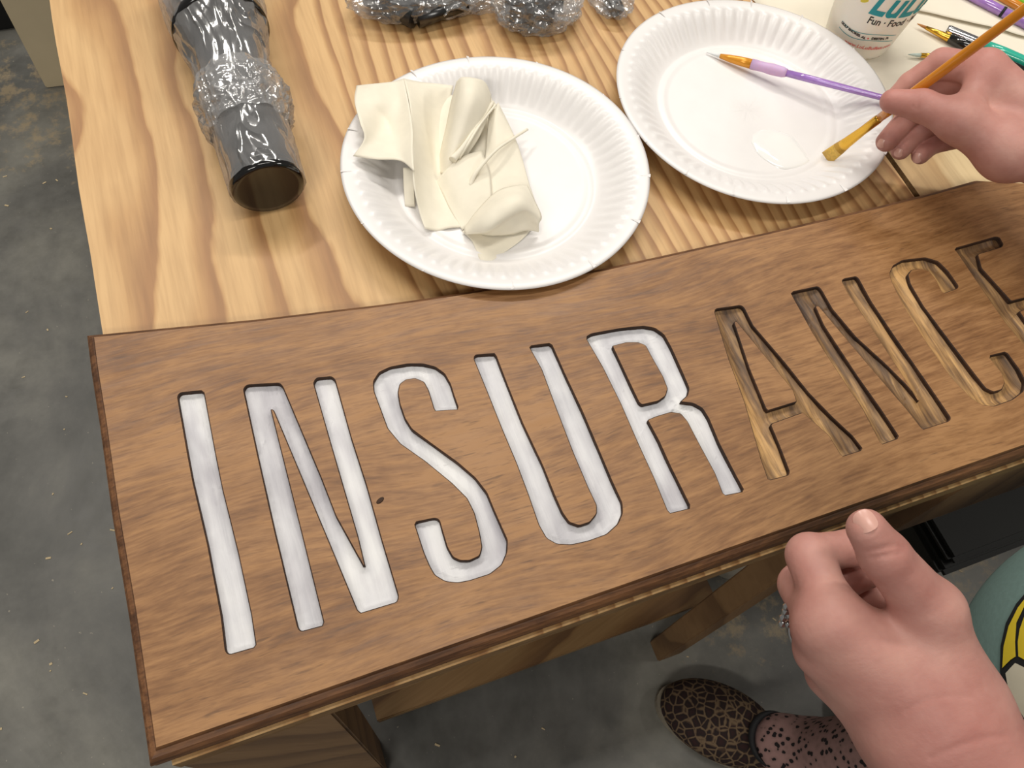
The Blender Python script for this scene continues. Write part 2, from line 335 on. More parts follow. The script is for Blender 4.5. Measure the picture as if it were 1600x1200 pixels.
# ------------------------------------------------------------------ implicit surfaces (hands, body, shoe)
class Field:
    def __init__(s, lo, hi, h):
        s.lo = np.array(lo, float); s.h = h; s.n = np.ceil((np.array(hi)-s.lo)/h).astype(int)+1
        s.F = np.full(s.n, .05, np.float32)
    def sub(s, lo, hi):
        a = np.clip(np.floor((np.array(lo)-s.lo)/s.h).astype(int), 0, s.n); b = np.clip(np.ceil((np.array(hi)-s.lo)/s.h).astype(int)+1, 0, s.n)
        if (b <= a).any(): return None, None
        sl = tuple(slice(x, y) for x, y in zip(a, b))
        g = np.meshgrid(*[(np.arange(x, y)*s.h+l).astype(np.float32) for x, y, l in zip(a, b, s.lo)], indexing='ij')
        return sl, g
    def merge(s, sl, d, k):
        f = s.F[sl]
        if k > 0:
            h = np.clip(k-np.abs(f-d), 0, None)/k; s.F[sl] = np.minimum(f, d)-h*h*k*.25
        else: s.F[sl] = np.minimum(f, d)
    def cone(s, a, b, ra, rb, k=.004, sq=None):
        a = np.array(a, float); b = np.array(b, float); m = max(ra, rb)+max(k, .002)*2+s.h*3
        sl, g = s.sub(np.minimum(a, b)-m, np.maximum(a, b)+m)
        if sl is None: return
        ab = b-a; L = max(ab@ab, 1e-12); t = np.clip(sum((g[i]-a[i])*ab[i] for i in range(3))/L, 0, 1)
        d = np.sqrt(sum((g[i]-a[i]-t*ab[i])**2 for i in range(3)))-(ra+(rb-ra)*t)
        s.merge(sl, d, k)
    def ell(s, c, ax, rad, k=.004):
        c = np.array(c, float); m = max(rad)+k*2+s.h*3; sl, g = s.sub(c-m, c+m)
        if sl is None: return
        q = [sum((g[i]-c[i])*ax[j][i] for i in range(3))/rad[j] for j in range(3)]
        r = np.sqrt(sum(x*x for x in q)); g2 = np.sqrt(sum((q[j]/rad[j])**2 for j in range(3)))
        s.merge(sl, r*(r-1)/np.maximum(g2, 1e-6), k)
    def join(s, o, k):
        h = np.clip(k-np.abs(s.F-o.F), 0, None)/k; s.F = np.minimum(s.F, o.F)-h*h*k*.25
    def like(s): 
        o = Field(s.lo, s.lo+s.h, s.h); o.n = s.n; o.F = np.full(s.n, .05, np.float32); return o
    def mesh(s, smooth=2):
        F = s.F; ins = F < 0; n = s.n; c = [slice(0, -1), slice(1, None)]
        cnt = np.zeros(n-1, np.float32); acc = [np.zeros(n-1, np.float32) for _ in range(3)]
        corners = [(i, j, k) for i in (0, 1) for j in (0, 1) for k in (0, 1)]
        for a in corners:
            for ax in range(3):
                if a[ax]: continue
                b = list(a); b[ax] = 1
                fa = F[c[a[0]], c[a[1]], c[a[2]]]; fb = F[c[b[0]], c[b[1]], c[b[2]]]; x = (fa < 0) != (fb < 0)
                t = np.where(x, fa/np.where(x, fa-fb, 1), 0)
                cnt += x
                for q in range(3): acc[q] += np.where(x, a[q]+(t if q == ax else 0), 0)
        act = cnt > 0; idx = -np.ones(n-1, np.int64); idx[act] = np.arange(act.sum()); I = np.argwhere(act)
        P = s.lo+s.h*(I+np.stack([acc[q][act]/cnt[act] for q in range(3)], 1))
        faces = []
        for ax in range(3):
            u, v = [(1, 2), (2, 0), (0, 1)][ax]
            sa = [slice(None)]*3; sb = [slice(None)]*3; sa[ax] = slice(0, -1); sb[ax] = slice(1, None)
            A = ins[tuple(sa)]; B = ins[tuple(sb)]; E = np.argwhere(A != B)
            E = E[(E[:, u] > 0) & (E[:, v] > 0) & (E[:, u] < n[u]-1) & (E[:, v] < n[v]-1)]
            if not len(E): continue
            sgn = A[tuple(E.T)]
            def off(du, dv):
                q = E.copy(); q[:, u] -= du; q[:, v] -= dv; return idx[tuple(q.T)]
            Q = np.stack([off(1, 1), off(0, 1), off(0, 0), off(1, 0)], 1); Q[~sgn] = Q[~sgn][:, ::-1]; faces.append(Q)
        Q = np.concatenate(faces); Q = Q[(Q >= 0).all(1)]
        for _ in range(smooth):
            S_ = np.zeros_like(P); Nn = np.zeros(len(P))
            for a, b in ((0, 1), (1, 2), (2, 3), (3, 0)):
                for x, y in ((a, b), (b, a)):
                    for q in range(3): S_[:, q] += np.bincount(Q[:, x], P[Q[:, y], q], len(P))
                    Nn += np.bincount(Q[:, x], minlength=len(P))
            P = P*.5+S_/np.maximum(Nn, 1)[:, None]*.5
        return P, Q

# ------------------------------------------------------------------ setting
TZ, ST_ = .740, .758
bm = bmesh.new(); bmesh.ops.create_grid(bm, x_segments=2, y_segments=2, size=4.5, matrix=Matrix.Translation((0, 0, 0)))
fl = bm_obj('floor', bm, M['concrete']); fl['kind'] = 'structure'

# ------------------------------------------------------------------ workbench
wb = empty('workbench', (.3, .4, 0), 'pine plywood workbench with lumber legs carrying the carved sign', 'workbench')
def panel(name, x0, x1, mat):
    # slightly uneven outline
    bm = bmesh.new(); n = 40; y0, y1 = -.0092, 1.22; L = []; 
    for i in range(n+1): L.append((x0+.0012*noise.noise((x0, i*.35, 0)), y0+(y1-y0)*i/n))
    for i in range(n+1): L.append((x1+.0012*noise.noise((x1, 5+i*.35, 0)), y1+(y0-y1)*i/n))
    t = [bm.verts.new((*p, TZ)) for p in L]; b = [bm.verts.new((*p, TZ-.018)) for p in L]
    f = bm.faces.new(t); f.material_index = 0; g = bm.faces.new(b[::-1]); g.material_index = 0
    for i in range(len(L)):
        q = bm.faces.new((t[i], t[i-1], b[i-1], b[i])); q.material_index = 1
    bmesh.ops.bevel(bm, geom=[e for e in bm.edges if all(v.co.z > TZ-.001 for v in e.verts)], offset=.0007, segments=1, affect='EDGES')
    return bm_obj(name, bm, [mat, M['ply_edge']], wb)
panel('tabletop_panel', .0, .6115, M['pine_top']); panel('tabletop_panel', .6165, 1.45, M['pine_pale'])['label'] = 'paler plywood panel beyond the gap'
boxo('leg', (-.001, -.0085, 0), (.082, .036, .7215), M['lumber'], wb)
boxo('leg', (.489, .002, 0), (.526, .032, .7215), M['lumber'], wb)
boxo('leg', (.004, 1.15, 0), (.087, 1.19, .7215), M['lumber'], wb)
boxo('leg', (1.38, .002, 0), (1.42, .09, .7215), M['lumber'], wb)
boxo('leg', (1.38, 1.1, 0), (1.42, 1.19, .7215), M['lumber'], wb)
boxo('shelf_board', (.089, .043, .112), (.56, .62, .130), M['shelf'], wb)
boxo('apron', (.5275, -.0075, .595), (1.378, .030, .7215), M['lumber'], wb)
boxo('cross_rail', (.089, .60, .60), (1.378, .638, .7215), M['lumber'], wb)
# small screw/knot in the panel
bx = boxo('dark_bin', (.70, .055, .0005), (1.30, .36, .50), M['dark_plastic'], None, .012)
bm = bmesh.new(); bm.from_mesh(bx.data)
for v in bm.verts:
    if v.co.z < .1: v.co.x = 1.0+(v.co.x-1.0)*.9; v.co.y = .2+(v.co.y-.2)*.9
bm.to_mesh(bx.data); bm.free(); bpy.data.objects.remove(bx, do_unlink=True)
# bin as body, rim and handle
bn = empty('storage_bin', (1.0, .2, 0), 'dark storage bin in the shadow under the workbench', 'bin')
def frustum(name, lo, hi, s, mat, par, t=None):
    bm = bmesh.new(); box(bm, lo, hi, .01); cx, cy = (lo[0]+hi[0])/2, (lo[1]+hi[1])/2
    for v in bm.verts:
        k = s+(1-s)*(v.co.z-lo[2])/(hi[2]-lo[2]); v.co.x = cx+(v.co.x-cx)*k; v.co.y = cy+(v.co.y-cy)*k
    return bm_obj(name, bm, mat, par)
frustum('body', (.77, -.030, .001), (1.36, .30, .30), .95, M['dark_plastic'], bn)
boxo('rim', (.76, -.040, .295), (1.37, .31, .312), M['dark_plastic'], bn, .006)
boxo('lid', (.768, -.032, .3125), (1.362, .302, .328), M['dark_plastic'], bn, .006)
tube('handle', [(1.0, -.022, .25), (1.02, -.042, .25), (1.12, -.042, .25), (1.14, -.022, .25)], [.006]*4, M['dark_plastic'], bn, 10)

# cream bucket seen between shelf and leg
bk = empty('bucket', (.662, .112, 0), 'small off-white bucket standing on the floor under the workbench', 'bucket')
tube('body', [(.662, .112, .001), (.662, .112, .004), (.662, .112, .12)], [.035, .040, .052], M['off_white'], bk, 40, cap=False)
tube('rim', [(.662, .112, .114), (.662, .112, .116), (.662, .112, .122), (.662, .112, .124)], [.0515, .055, .055, .0515], M['off_white'], bk, 40, cap=False)
tube('lid', [(.662, .112, .118), (.662, .112, .121)], [.0515, .051], M['off_white'], bk, 40)

# beige panel standing behind the bench's left edge
bp = empty('standing_panel', (-.13, 1.38, 0), 'pale beige wooden upright standing on the floor beyond the workbench corner', 'panel')
a0, a1 = at(72, 138, 0), at(108, 134, 0); dx = (a1-a0).normalized(); top = at(8, 0, .5)
def upr(name, off, wd, th, z0, z1, mat):
    b0 = a0+dx*off+(Vector((-dx.y, dx.x, 0))*.0185 if 'batten' in name else Vector()); nn = Vector((-dx.y, dx.x, 0)); sl = (Vector((top.x, top.y, 0))-Vector((a0.x, a0.y, 0)))/.5
    bm = bmesh.new(); vs = []
    for z in (z0, z1):
        for e in (0, wd):
            for f in (0, th): vs.append(bm.verts.new(b0+dx*e+nn*f+Vector((0, 0, z))))
    for f in ((0, 1, 3, 2), (4, 6, 7, 5), (0, 4, 5, 1), (2, 3, 7, 6), (0, 2, 6, 4), (1, 5, 7, 3)): bm.faces.new([vs[i] for i in f])
    bmesh.ops.bevel(bm, geom=bm.edges[:], offset=.002, segments=2, affect='EDGES'); return bm_obj(name, bm, mat, bp)
_proj_top = None

M['filler_black'] = plain('black_filler_plastic', S(10, 10, 9), .7, var=.2)  # for the dark box added to blacken the far left corner
ck = empty('dark_filler', (-.54, 1.87, 0), 'added dark filler box on the floor beyond the beige upright, at the far left corner', 'dark_filler')
boxo('filler_wall', (-.88, 1.555, .001), (-.21, 1.575, .42), M['filler_black'], ck, .004); boxo('filler_wall', (-.88, 2.18, .001), (-.21, 2.20, .42), M['filler_black'], ck, .004)
boxo('filler_wall', (-.88, 1.575, .001), (-.86, 2.18, .42), M['filler_black'], ck, .004); boxo('filler_wall', (-.23, 1.575, .001), (-.21, 2.18, .42), M['filler_black'], ck, .004)
boxo('filler_base', (-.86, 1.575, .001), (-.23, 2.18, .02), M['filler_black'], ck, .004)
# ------------------------------------------------------------------ sign
sg = empty('carved_sign', (.34, .12, TZ), 'brown stained wooden sign carved with INSURANCE, first five letters painted white', 'sign')
def P2(l, z=ST_): return [Vector((at(x, y, z).x, at(x, y, z).y)) for x, y in l]
top_edge = [(147, 527), (270, 515), (400, 502.6), (500, 490.5), (590, 480), (664, 470), (753, 456), (850, 439), (944, 423), (1040, 402), (1130, 382), (1225, 360.5), (1302, 342.5), (1372, 326), (1460, 304), (1535, 283)]
tp = P2(top_edge); OUT = [Vector((-.0015, -.0009))]
OUT += [Vector((.17, -.0009)), Vector((.34, -.0009)), Vector((.52, -.0009)), Vector((.688, -.0009)), Vector((.69, .08)), Vector((.69, .19))]
OUT += [p for p in reversed(tp)]
for i, (yy) in enumerate((.2485-.02, .19, .13, .07)): OUT.append(Vector((-.0015+.0006*math.sin(i*9.1), yy)))
# letters (outlines of the carving on the top face)
I_ = [(278, 619), (282, 614), (314, 611), (318, 614), (336, 710), (347, 765), (372, 866), (392, 960), (399, 1007), (396, 1011), (358, 1022), (353, 1017), (346, 960), (325, 850), (302, 752), (294, 710)]
N1 = [(381, 608), (386, 602), (436, 599), (441, 604), (500, 744), (524, 806), (567, 884), (571, 884), (560, 838), (515, 684), (490.5, 598), (495, 591), (518, 589), (523, 594), (548, 684), (572, 759), (596, 845), (622, 932), (620, 940), (564, 957), (559, 953), (512, 840), (428, 640), (422, 638), (474, 846), (505, 972), (503, 977), (470, 986), (466, 980), (430, 830), (404, 715)]
S_L = [(715, 636), (714, 639), (681, 641), (679, 638), (670, 609), (663, 596), (649, 590), (634, 592), (624, 599.5), (621, 613), (624, 630.5), (632, 654), (643, 671), (672, 692.5), (715, 723.5), (742, 747), (760, 770), (771, 797), (783, 824), (792, 844), (791, 863), (783, 882), (765, 896), (734, 906), (715, 909.5), (696, 907.5), (680, 898), (672, 884), (663, 863), (649, 820), (651, 816), (680, 810), (686, 813), (690, 828), (698, 855), (707, 871), (719, 876.5), (734, 876.5), (750, 869), (754, 855), (750, 832), (742, 801), (730.5, 778), (707, 754.5), (665, 720), (626, 692.5), (606.5, 669), (595, 638), (585, 611), (584, 596), (593, 582), (610, 574), (637.5, 569), (661, 569), (680, 574), (694, 584), (703, 600), (709, 619)]
U_L = [(741, 560), (743, 555), (772, 553), (775, 557), (792.5, 603), (816, 661.5), (847, 727), (866, 774), (878, 801), (889, 816.5), (905, 822), (922, 816.5), (933, 803), (933, 789), (920, 762), (897, 708), (870, 638), (847, 576), (828.5, 543), (831, 540.6), (858, 537), (862, 539.5), (881.6, 584), (909, 642), (932, 696), (955, 750.6), (971, 785.5), (972, 801), (965, 818), (947.5, 834), (920, 844), (893, 850), (870, 849), (854.5, 840), (843, 820), (827, 774), (808, 723.5), (785, 669), (765, 619)]
R_L = [(917.5, 530), (918, 526), (924, 522), (971, 513.5), (1006, 510), (1023, 513), (1037, 523), (1048, 543), (1064, 578), (1076, 606), (1074, 617), (1062, 628), (1083, 630.5), (1097, 638), (1107, 654), (1123, 692.5), (1149, 743), (1160.6, 764), (1159, 768), (1133.5, 773), (1130, 770), (1118, 739), (1091, 689), (1075, 658), (1064, 645), (1048, 643), (1025, 650), (1011, 656), (1029, 689), (1048, 731), (1077, 789), (1076.5, 794), (1047.5, 801), (1043.6, 797), (1023, 747), (998, 692.5), (971, 630.5), (942, 572)]
R_H = [(956, 540), (978.5, 534), (998, 534), (1009.5, 539), (1019, 557), (1036.6, 588), (1044, 607), (1040.5, 619), (1029, 627), (1003, 633), (998, 629), (978.5, 588)]
A_L = [(1117, 487), (1119, 483), (1157.5, 477.5), (1162, 481), (1176, 509), (1225, 566), (1263, 614), (1301, 653), (1332, 682), (1346, 700), (1344, 703.6), (1317, 712), (1313, 708), (1296, 680), (1255, 643.5), (1206, 661), (1204, 665), (1217.5, 697), (1233, 737), (1231, 742), (1204, 749), (1200.6, 747.5), (1191, 721), (1165, 631), (1139, 560)]
A_H = [(1146, 503), (1151, 501), (1188, 546), (1240, 609), (1246, 628), (1200, 642), (1196, 638), (1170, 575)]
N2 = [(1237, 459), (1240, 456), (1278, 448), (1283, 453), (1300, 483), (1338, 528), (1383, 569), (1417, 603), (1437, 628), (1405, 577), (1362, 511), (1326, 459), (1316, 439), (1319, 436), (1338, 432.5), (1342, 437), (1361, 472), (1398.5, 528), (1444, 593), (1485, 653), (1482, 657.5), (1442.5, 670), (1439, 667), (1420, 642.5), (1375, 590), (1330, 537.5), (1279, 477), (1273, 478), (1287, 509), (1339, 588), (1376, 640), (1403, 681), (1401, 685), (1379, 693), (1375, 689), (1349, 639), (1311, 582.5), (1270, 519)]
C_L = [(1497, 447), (1495, 450.5), (1476, 457), (1472, 455), (1463, 436), (1452, 423), (1439, 419), (1424, 421), (1418, 429), (1422, 444), (1442.5, 479), (1487.5, 539), (1525, 588), (1540, 607), (1553, 613), (1566, 609), (1571, 597.5), (1566, 582.5), (1547.5, 560), (1548, 556), (1570, 550.6), (1574, 552.5), (1592, 577), (1602, 596), (1598, 611), (1581, 624), (1553, 634), (1536, 632), (1518, 622), (1487.5, 590), (1450, 537.5), (1412.5, 477.5), (1394, 440), (1391, 427), (1396, 415.6), (1411, 407), (1446, 403), (1466, 409), (1481, 424)]
E_L = [(1493, 390.5), (1495, 387.5), (1555, 370.6), (1561, 371), (1567, 382), (1564, 385.6), (1527, 397), (1533, 419), (1580, 471), (1625, 460), (1632, 472), (1592, 486), (1622, 531), (1680, 583), (1728, 570), (1737, 583), (1658, 606), (1600, 537.5), (1574, 507.5), (1532.5, 447.5), (1497, 395)]
def rnd(poly, it=1):
    for _ in range(it):
        q = []
        for i, p in enumerate(poly):
            a = poly[i-1]; b = poly[(i+1) % len(poly)]; la, lb = (a-p).length, (b-p).length; r = .0011
            if min(la, lb) < 2.2*r: q.append(p)
            else: q += [p+(a-p)*(r/la), p+((a-p)*(r/la)+(b-p)*(r/lb))*.29, p+(b-p)*(r/lb)]
        poly = q
    return poly
LET = [('I', [I_], 1), ('N', [N1], 1), ('S', [S_L], 1), ('U', [U_L], 1), ('R', [R_L, R_H], 1), ('A', [A_L, A_H], 0), ('N', [N2], 0), ('C', [C_L], 0), ('E', [E_L], 0)]
LW = [(c, [rnd(P2(l)) for l in ls], k) for c, ls, k in LET]
DEP = .0048
def offset_poly(P, d):
    n = len(P); ar = sum(P[i-1].x*P[i].y-P[i].x*P[i-1].y for i in range(n)); sg_ = 1 if ar > 0 else -1; out = []
    for i in range(n):
        a = (P[i]-P[i-1]); b = (P[(i+1) % n]-P[i])
        a = a.normalized() if a.length > 1e-9 else b.normalized(); b = b.normalized() if b.length > 1e-9 else a
        na, nb = Vector((a.y, -a.x))*sg_, Vector((b.y, -b.x))*sg_; m_ = na+nb
        m_ = m_/max(.35, m_.length_squared)*2 if m_.length > .1 else na
        if m_.length > 2: m_ = m_.normalized()*2
        out.append(P[i]+m_*d)
    return out
V = []; F = []; MI = []
def tess(loops, z, mi, flip=False):
    base = len(V); loops3 = [[Vector((p.x, p.y, 0)) for p in l] for l in loops]
    for l in loops: V.extend([(p.x, p.y, z) for p in l])
    for t in tessellate_polygon(loops3):
        a, b, c = [Vector(V[base+i]) for i in t]; up = (b-a).cross(c-a).z > 0
        F.append(tuple(base+i for i in (t if up != flip else t[::-1]))); MI.append(mi)
ch = .0006
holes = [l for _, ls, _ in LW for l in ls]
wide = [offset_poly(ls[0], ch) if True else None for _, ls, _ in LW]
inner = [offset_poly(l, -ch) for _, ls, _ in LW for l in ls[1:]]
tess([OUT]+wide, ST_, 0)
for l in inner: tess([l], ST_, 0)
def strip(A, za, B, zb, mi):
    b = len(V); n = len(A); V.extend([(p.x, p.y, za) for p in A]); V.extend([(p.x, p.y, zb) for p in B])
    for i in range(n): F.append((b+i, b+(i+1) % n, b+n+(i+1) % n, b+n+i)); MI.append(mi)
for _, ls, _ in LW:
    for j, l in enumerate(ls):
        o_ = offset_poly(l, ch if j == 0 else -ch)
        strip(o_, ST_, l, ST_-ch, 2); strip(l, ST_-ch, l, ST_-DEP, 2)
prof = [(0, 0), (.0006, -.0010), (.0012, -.0030), (.0020, -.0032), (.0040, -.0042), (.0056, -.0062), (.0063, -.0088), (.0064, -.0110), (.0058, -.0120), (.0058, -.0178)]
prev = OUT; pz = ST_
for o_, z_ in prof[1:]:
    cur = offset_poly(OUT, o_); strip(prev, pz, cur, ST_+z_, 1); prev, pz = cur, ST_+z_
tess([prev], pz, 1, True)
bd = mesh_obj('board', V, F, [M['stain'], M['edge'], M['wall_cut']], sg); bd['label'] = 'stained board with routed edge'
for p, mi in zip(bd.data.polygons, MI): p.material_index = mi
def letter(ch_, loops, painted):
    # floor of the carving: gently dished, subdivided so the tool ridges are real
    bm = bmesh.new(); z = ST_-DEP; base = []
    ex = [offset_poly(loops[0], .0004)]+[offset_poly(l, -.0004) for l in loops[1:]]
    vs = [bm.verts.new((p.x, p.y, z)) for l in ex for p in l]
    for t in tessellate_polygon([[Vector((p.x, p.y, 0)) for p in l] for l in ex]):
        try: bm.faces.new([vs[i] for i in t])
        except ValueError: pass
    for _ in range(7):
        es = [e for e in bm.edges if e.calc_length() > .0045]
        if not es: break
        bmesh.ops.subdivide_edges(bm, edges=es, cuts=1); bmesh.ops.triangulate(bm, faces=bm.faces[:])
    bnd = [(Vector((l[i-1].x, l[i-1].y)), Vector((l[i].x, l[i].y))) for l in loops for i in range(len(l))]
    A = np.array([b[0] for b in bnd]); B = np.array([b[1] for b in bnd]); AB = B-A; LL = (AB**2).sum(1)+1e-12
    for v in bm.verts:
        p = np.array((v.co.x, v.co.y)); t = np.clip(((p-A)*AB).sum(1)/LL, 0, 1); d = np.sqrt(((A+AB*t[:, None]-p)**2).sum(1)).min()
        r = noise.noise((v.co.x*150, v.co.y*40, 3)); q = noise.noise((v.co.x*40, v.co.y*60, 9))
        v.co.z = z+(.0016*max(0, 1-d/.0035)+.0004*r+.0005*q if painted else .0016*max(0, 1-d/.004)+.0006*r+.0008*q)
    o = bm_obj('letter', bm, M['paint'] if painted else M['carved'], sg, smooth=True, fixn=True)
    if sum(p.normal.z for p in o.data.polygons) < 0: o.data.flip_normals()
    o['label'] = ('white painted carved letter %s' if painted else 'bare carved letter %s') % ch_
for c_, ls, k in LW: letter(c_, ls, k)
# knot beside the S
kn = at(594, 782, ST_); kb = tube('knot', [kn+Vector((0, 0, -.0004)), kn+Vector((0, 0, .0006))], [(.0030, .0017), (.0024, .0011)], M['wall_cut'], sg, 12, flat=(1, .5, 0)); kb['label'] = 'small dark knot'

# ------------------------------------------------------------------ paper plates
def plate(c, rot, label, group):
    e = empty('paper_plate', (c[0], c[1], TZ+.0004), label, 'plate', group)
    rs = [0, .02, .04, .066, .068, .070, .072, .074, .0755, .077, .079, .0805, .082, .085, .088, .091, .094, .097, .0995, .1015, .103, .1045, .1065, .109, .112, .1140]
    def zf(r):
        if r < .068: return .0012
        if r < .075: return .0012+.0009*math.sin((r-.068)/.007*PI)
        if r < .076: return .0012
        if r < .103: t = (r-.076)/.027; return .0012+.0172*(t*t*(3-2*t))*.55+.0172*t*.45
        return .0184+.0012*math.sin((r-.103)/.011*PI/2)
    n = 64*8; V = []; F = []; NF = 64
    for i, r in enumerate(rs):
        for k in range(n):
            a = 2*PI*k/n; wd = max(0, min(1, (r-.081)/.009))*max(0, min(1, (.1046-r)/.003))
            c_ = math.cos(a*NF+.6*math.sin(a*3)); fl = .8*(abs(c_)**.8)*(1 if c_ > 0 else -1)
            z = zf(r)+.00105*wd*fl+.0006*max(0, r-.08)/.03*math.sin(a*2+rot)
            if r > .1135: z -= .0006
            rr = r*(1+.003*math.sin(a*3+rot)*r/.114)
            V.append((math.cos(a)*rr, math.sin(a)*rr, z+.0006))
    for i in range(len(rs)-1):
        for k in range(n): F.append((i*n+k, (i+1)*n+k, (i+1)*n+(k+1) % n, i*n+(k+1) % n))
    me = bpy.data.meshes.new('plate_dish'); me.from_pydata(V, [], F); me.update(); me.shade_smooth(); me.materials.append(M['plate'])
    o = bpy.data.objects.new('plate_dish', me); C.objects.link(o); o.parent = e
    s = o.modifiers.new('s', 'SOLIDIFY'); s.thickness = .0007; s.offset = 1
    # overlapping pleats pressed into the lip
    bm = bmesh.new()
    for k in range(14):
        a = rot+k*2*PI/14+.15*math.sin(k*7); r0, r1 = .1062, .1142; wv = .0011
        p = [Vector((math.cos(a+s_*wv/.11)*r, math.sin(a+s_*wv/.11)*r, 0)) for r, s_ in ((r0, 0), (r1, -1), (r1, 1))]
        q = [bm.verts.new((v.x, v.y, z)) for v, z in zip(p, (.0204, .0206, .0216))]; bm.faces.new(q)
    pl = bm_obj('rim_pleat', bm, M['plate'], None); pl.parent = e; pl['kind'] = 'stuff'
    return e
pc1 = Vector((.2905, .3150, TZ+.020)); pc2 = Vector((.5187, .3327, TZ+.020))
p1 = plate(pc1, .4, 'white paper plate holding the folded cream cloth', 'paper plates')
p2 = plate(pc2, 1.9, 'white paper plate holding the paint puddle and purple brush', 'paper plates')
p1.rotation_euler = (-.020, 0, 0); p1.location.z += .0016      # its near lip is lifted by the sign's edge
# plate 2 rests with its left lip over plate 1
if (pc1-pc2).length < .2285:
    d = (pc2-pc1).normalized()*(.2288-(pc1-pc2).length)*.5; p2.location.x += d.x; p2.location.y += d.y

def blobmesh(name, pts, z0, h, mat, label=None, cat=None, nr=7, parent=None):
    P = [Vector((at(x, y, z0).x, at(x, y, z0).y)) for x, y in pts]
    P3 = catmull([Vector((p.x, p.y, 0)) for p in P+[P[0]]], 5)[:-1]; c = sum(P3, Vector())/len(P3); V = []; F = []; n = len(P3)
    for i in range(nr+1):
        t = i/nr; r = math.sin(t*PI/2)
        for p in P3:
            q = c+(p-c)*r; hh = h*(max(0, 1-r**4))**.5*(1+.25*noise.noise((q.x*60, q.y*60, 1)))
            V.append((q.x, q.y, z0+hh))
    for i in range(nr):
        for k in range(n): F.append((i*n+k, (i+1)*n+k, (i+1)*n+(k+1) % n, i*n+(k+1) % n))
    o = mesh_obj(name, V, F, mat, parent, True)
    if label: tag(o, label, cat)
    return o
blobmesh('paint_puddle', [(1174, 222), (1178, 210), (1192, 203), (1212, 204), (1236, 213), (1251, 230), (1262, 246), (1264, 253), (1248, 262), (1222, 264), (1200, 253), (1184, 240)], TZ+.0030, .0020, M['wetpaint'], 'glossy puddle of wet white paint on the plate', 'paint')
blobmesh('paint_smear', [(828, 300), (830, 262), (860, 270), (892, 270), (904, 290), (925, 305), (935, 318), (925, 322), (905, 315), (915, 345), (900, 368), (870, 375), (858, 350), (850, 330)], TZ+.0028, .0008, M['wetpaint'], 'thin wet paint smear beside the cloth on the plate', 'paint')

# ------------------------------------------------------------------ cream cloth
def cl(rows, n=7): return patch([[at(x, y, TZ+h+.0012) for x, y, h in r] for r in rows], n)
cloth = empty('cleaning_cloth', pc1, 'crumpled cream cloth folded on the left paper plate', 'cloth'); cloth.location.z = TZ+.003
def cpatch(name, rows, n=7, lab=None):
    V, F = cl(rows, n); o = mesh_obj(name, V, F, M['rag'], cloth, True)
    s = o.modifiers.new('s', 'SOLIDIFY'); s.thickness = .0006; s.offset = 0
    if lab: o['label'] = lab
    return o
cpatch('cloth_flap', [[(557, 134, .020), (585, 131, .027), (612, 128, .024), (631, 123, .026)],
                      [(554, 158, .027), (590, 160, .026), (620, 162, .023), (640, 168, .029)],
                      [(562, 190, .034), (598, 188, .019), (618, 205, .021), (645, 205, .031)],
                      [(569, 216, .030), (592, 217, .023), (618, 226, .023), (645, 235, .030)],
                      [(552, 244, .024), (588, 249, .027), (625, 251, .024), (647, 268, .029)]], 8, 'left flap hanging over the plate rim')
cpatch('cloth_fold', [[(631, 123, .0255), (655, 128, .020), (685, 131, .016), (708, 134, .013)],
                      [(641, 170, .028), (655, 165, .021), (676, 170, .012), (700, 178, .006)],
                      [(645, 235, .029), (658, 235, .020), (676, 240, .008), (690, 255, .005)],
                      [(646, 285, .025), (660, 290, .016), (684, 292, .007), (705, 300, .005)],
                      [(655, 330, .014), (672, 330, .009), (696, 332, .005), (716, 335, .005)],
                      [(664, 357, .010), (684, 361, .004), (702, 356, .006), (722, 355, .005)]], 7)
cpatch('cloth_fold', [[(630, 262, .019), (639, 262, .021), (648, 266, .027)],
                      [(631, 292, .010), (639, 292, .012), (647, 292, .013)],
                      [(633, 322, .004), (641, 323, .005), (648, 323, .005)]], 6, 'narrow turned-under strip')
cpatch('cloth_fold', [[(714, 127, .030), (722, 121, .040), (740, 122, .042), (757, 128, .036), (767, 148, .026)],
                      [(705, 160, .022), (718, 150, .038), (735, 155, .041), (752, 160, .035), (765, 170, .024)],
                      [(697, 200, .012), (708, 195, .028), (722, 198, .031), (738, 203, .026), (752, 208, .020)],
                      [(688, 240, .006), (697, 240, .017), (706, 243, .020), (714, 248, .017), (726, 252, .012)],
                      [(686, 270, .004), (692, 272, .008), (700, 276, .010), (708, 282, .008), (716, 288, .006)]], 8, 'open cone of folded cloth')
cpatch('cloth_fold', [[(716, 130, .020), (722, 134, .028), (727, 132, .034)],
                      [(704, 170, .012), (712, 172, .020), (718, 170, .030)],
                      [(693, 220, .006), (699, 222, .010), (706, 220, .018)]], 6, 'inner lining of the cone')
cpatch('cloth_sheet', [[(767, 150, .022), (762, 200, .016), (757, 250, .010), (745, 300, .010), (735, 350, .008), (722, 362, .006)],
                       [(772, 170, .023), (776, 215, .018), (775, 258, .012), (768, 300, .010), (752, 355, .006), (738, 378, .005)],
                       [(776, 165, .024), (800, 215, .016), (806, 258, .011), (800, 320, .009), (785, 375, .006), (752, 410, .005)],
                       [(778, 160, .020), (807, 222, .012), (826, 285, .008), (838, 330, .007), (822, 368, .006), (763, 412, .0045)]], 8, 'main sheet of cloth')
cpatch('cloth_sheet', [[(680, 285, .006), (700, 262, .016), (722, 245, .018), (752, 235, .014)],
                       [(690, 300, .006), (710, 290, .013), (735, 275, .016), (765, 270, .013)],
                       [(702, 325, .005), (722, 320, .010), (745, 318, .012), (768, 318, .012)],
                       [(722, 360, .005), (735, 352, .007), (752, 350, .010), (768, 348, .010)]], 7)
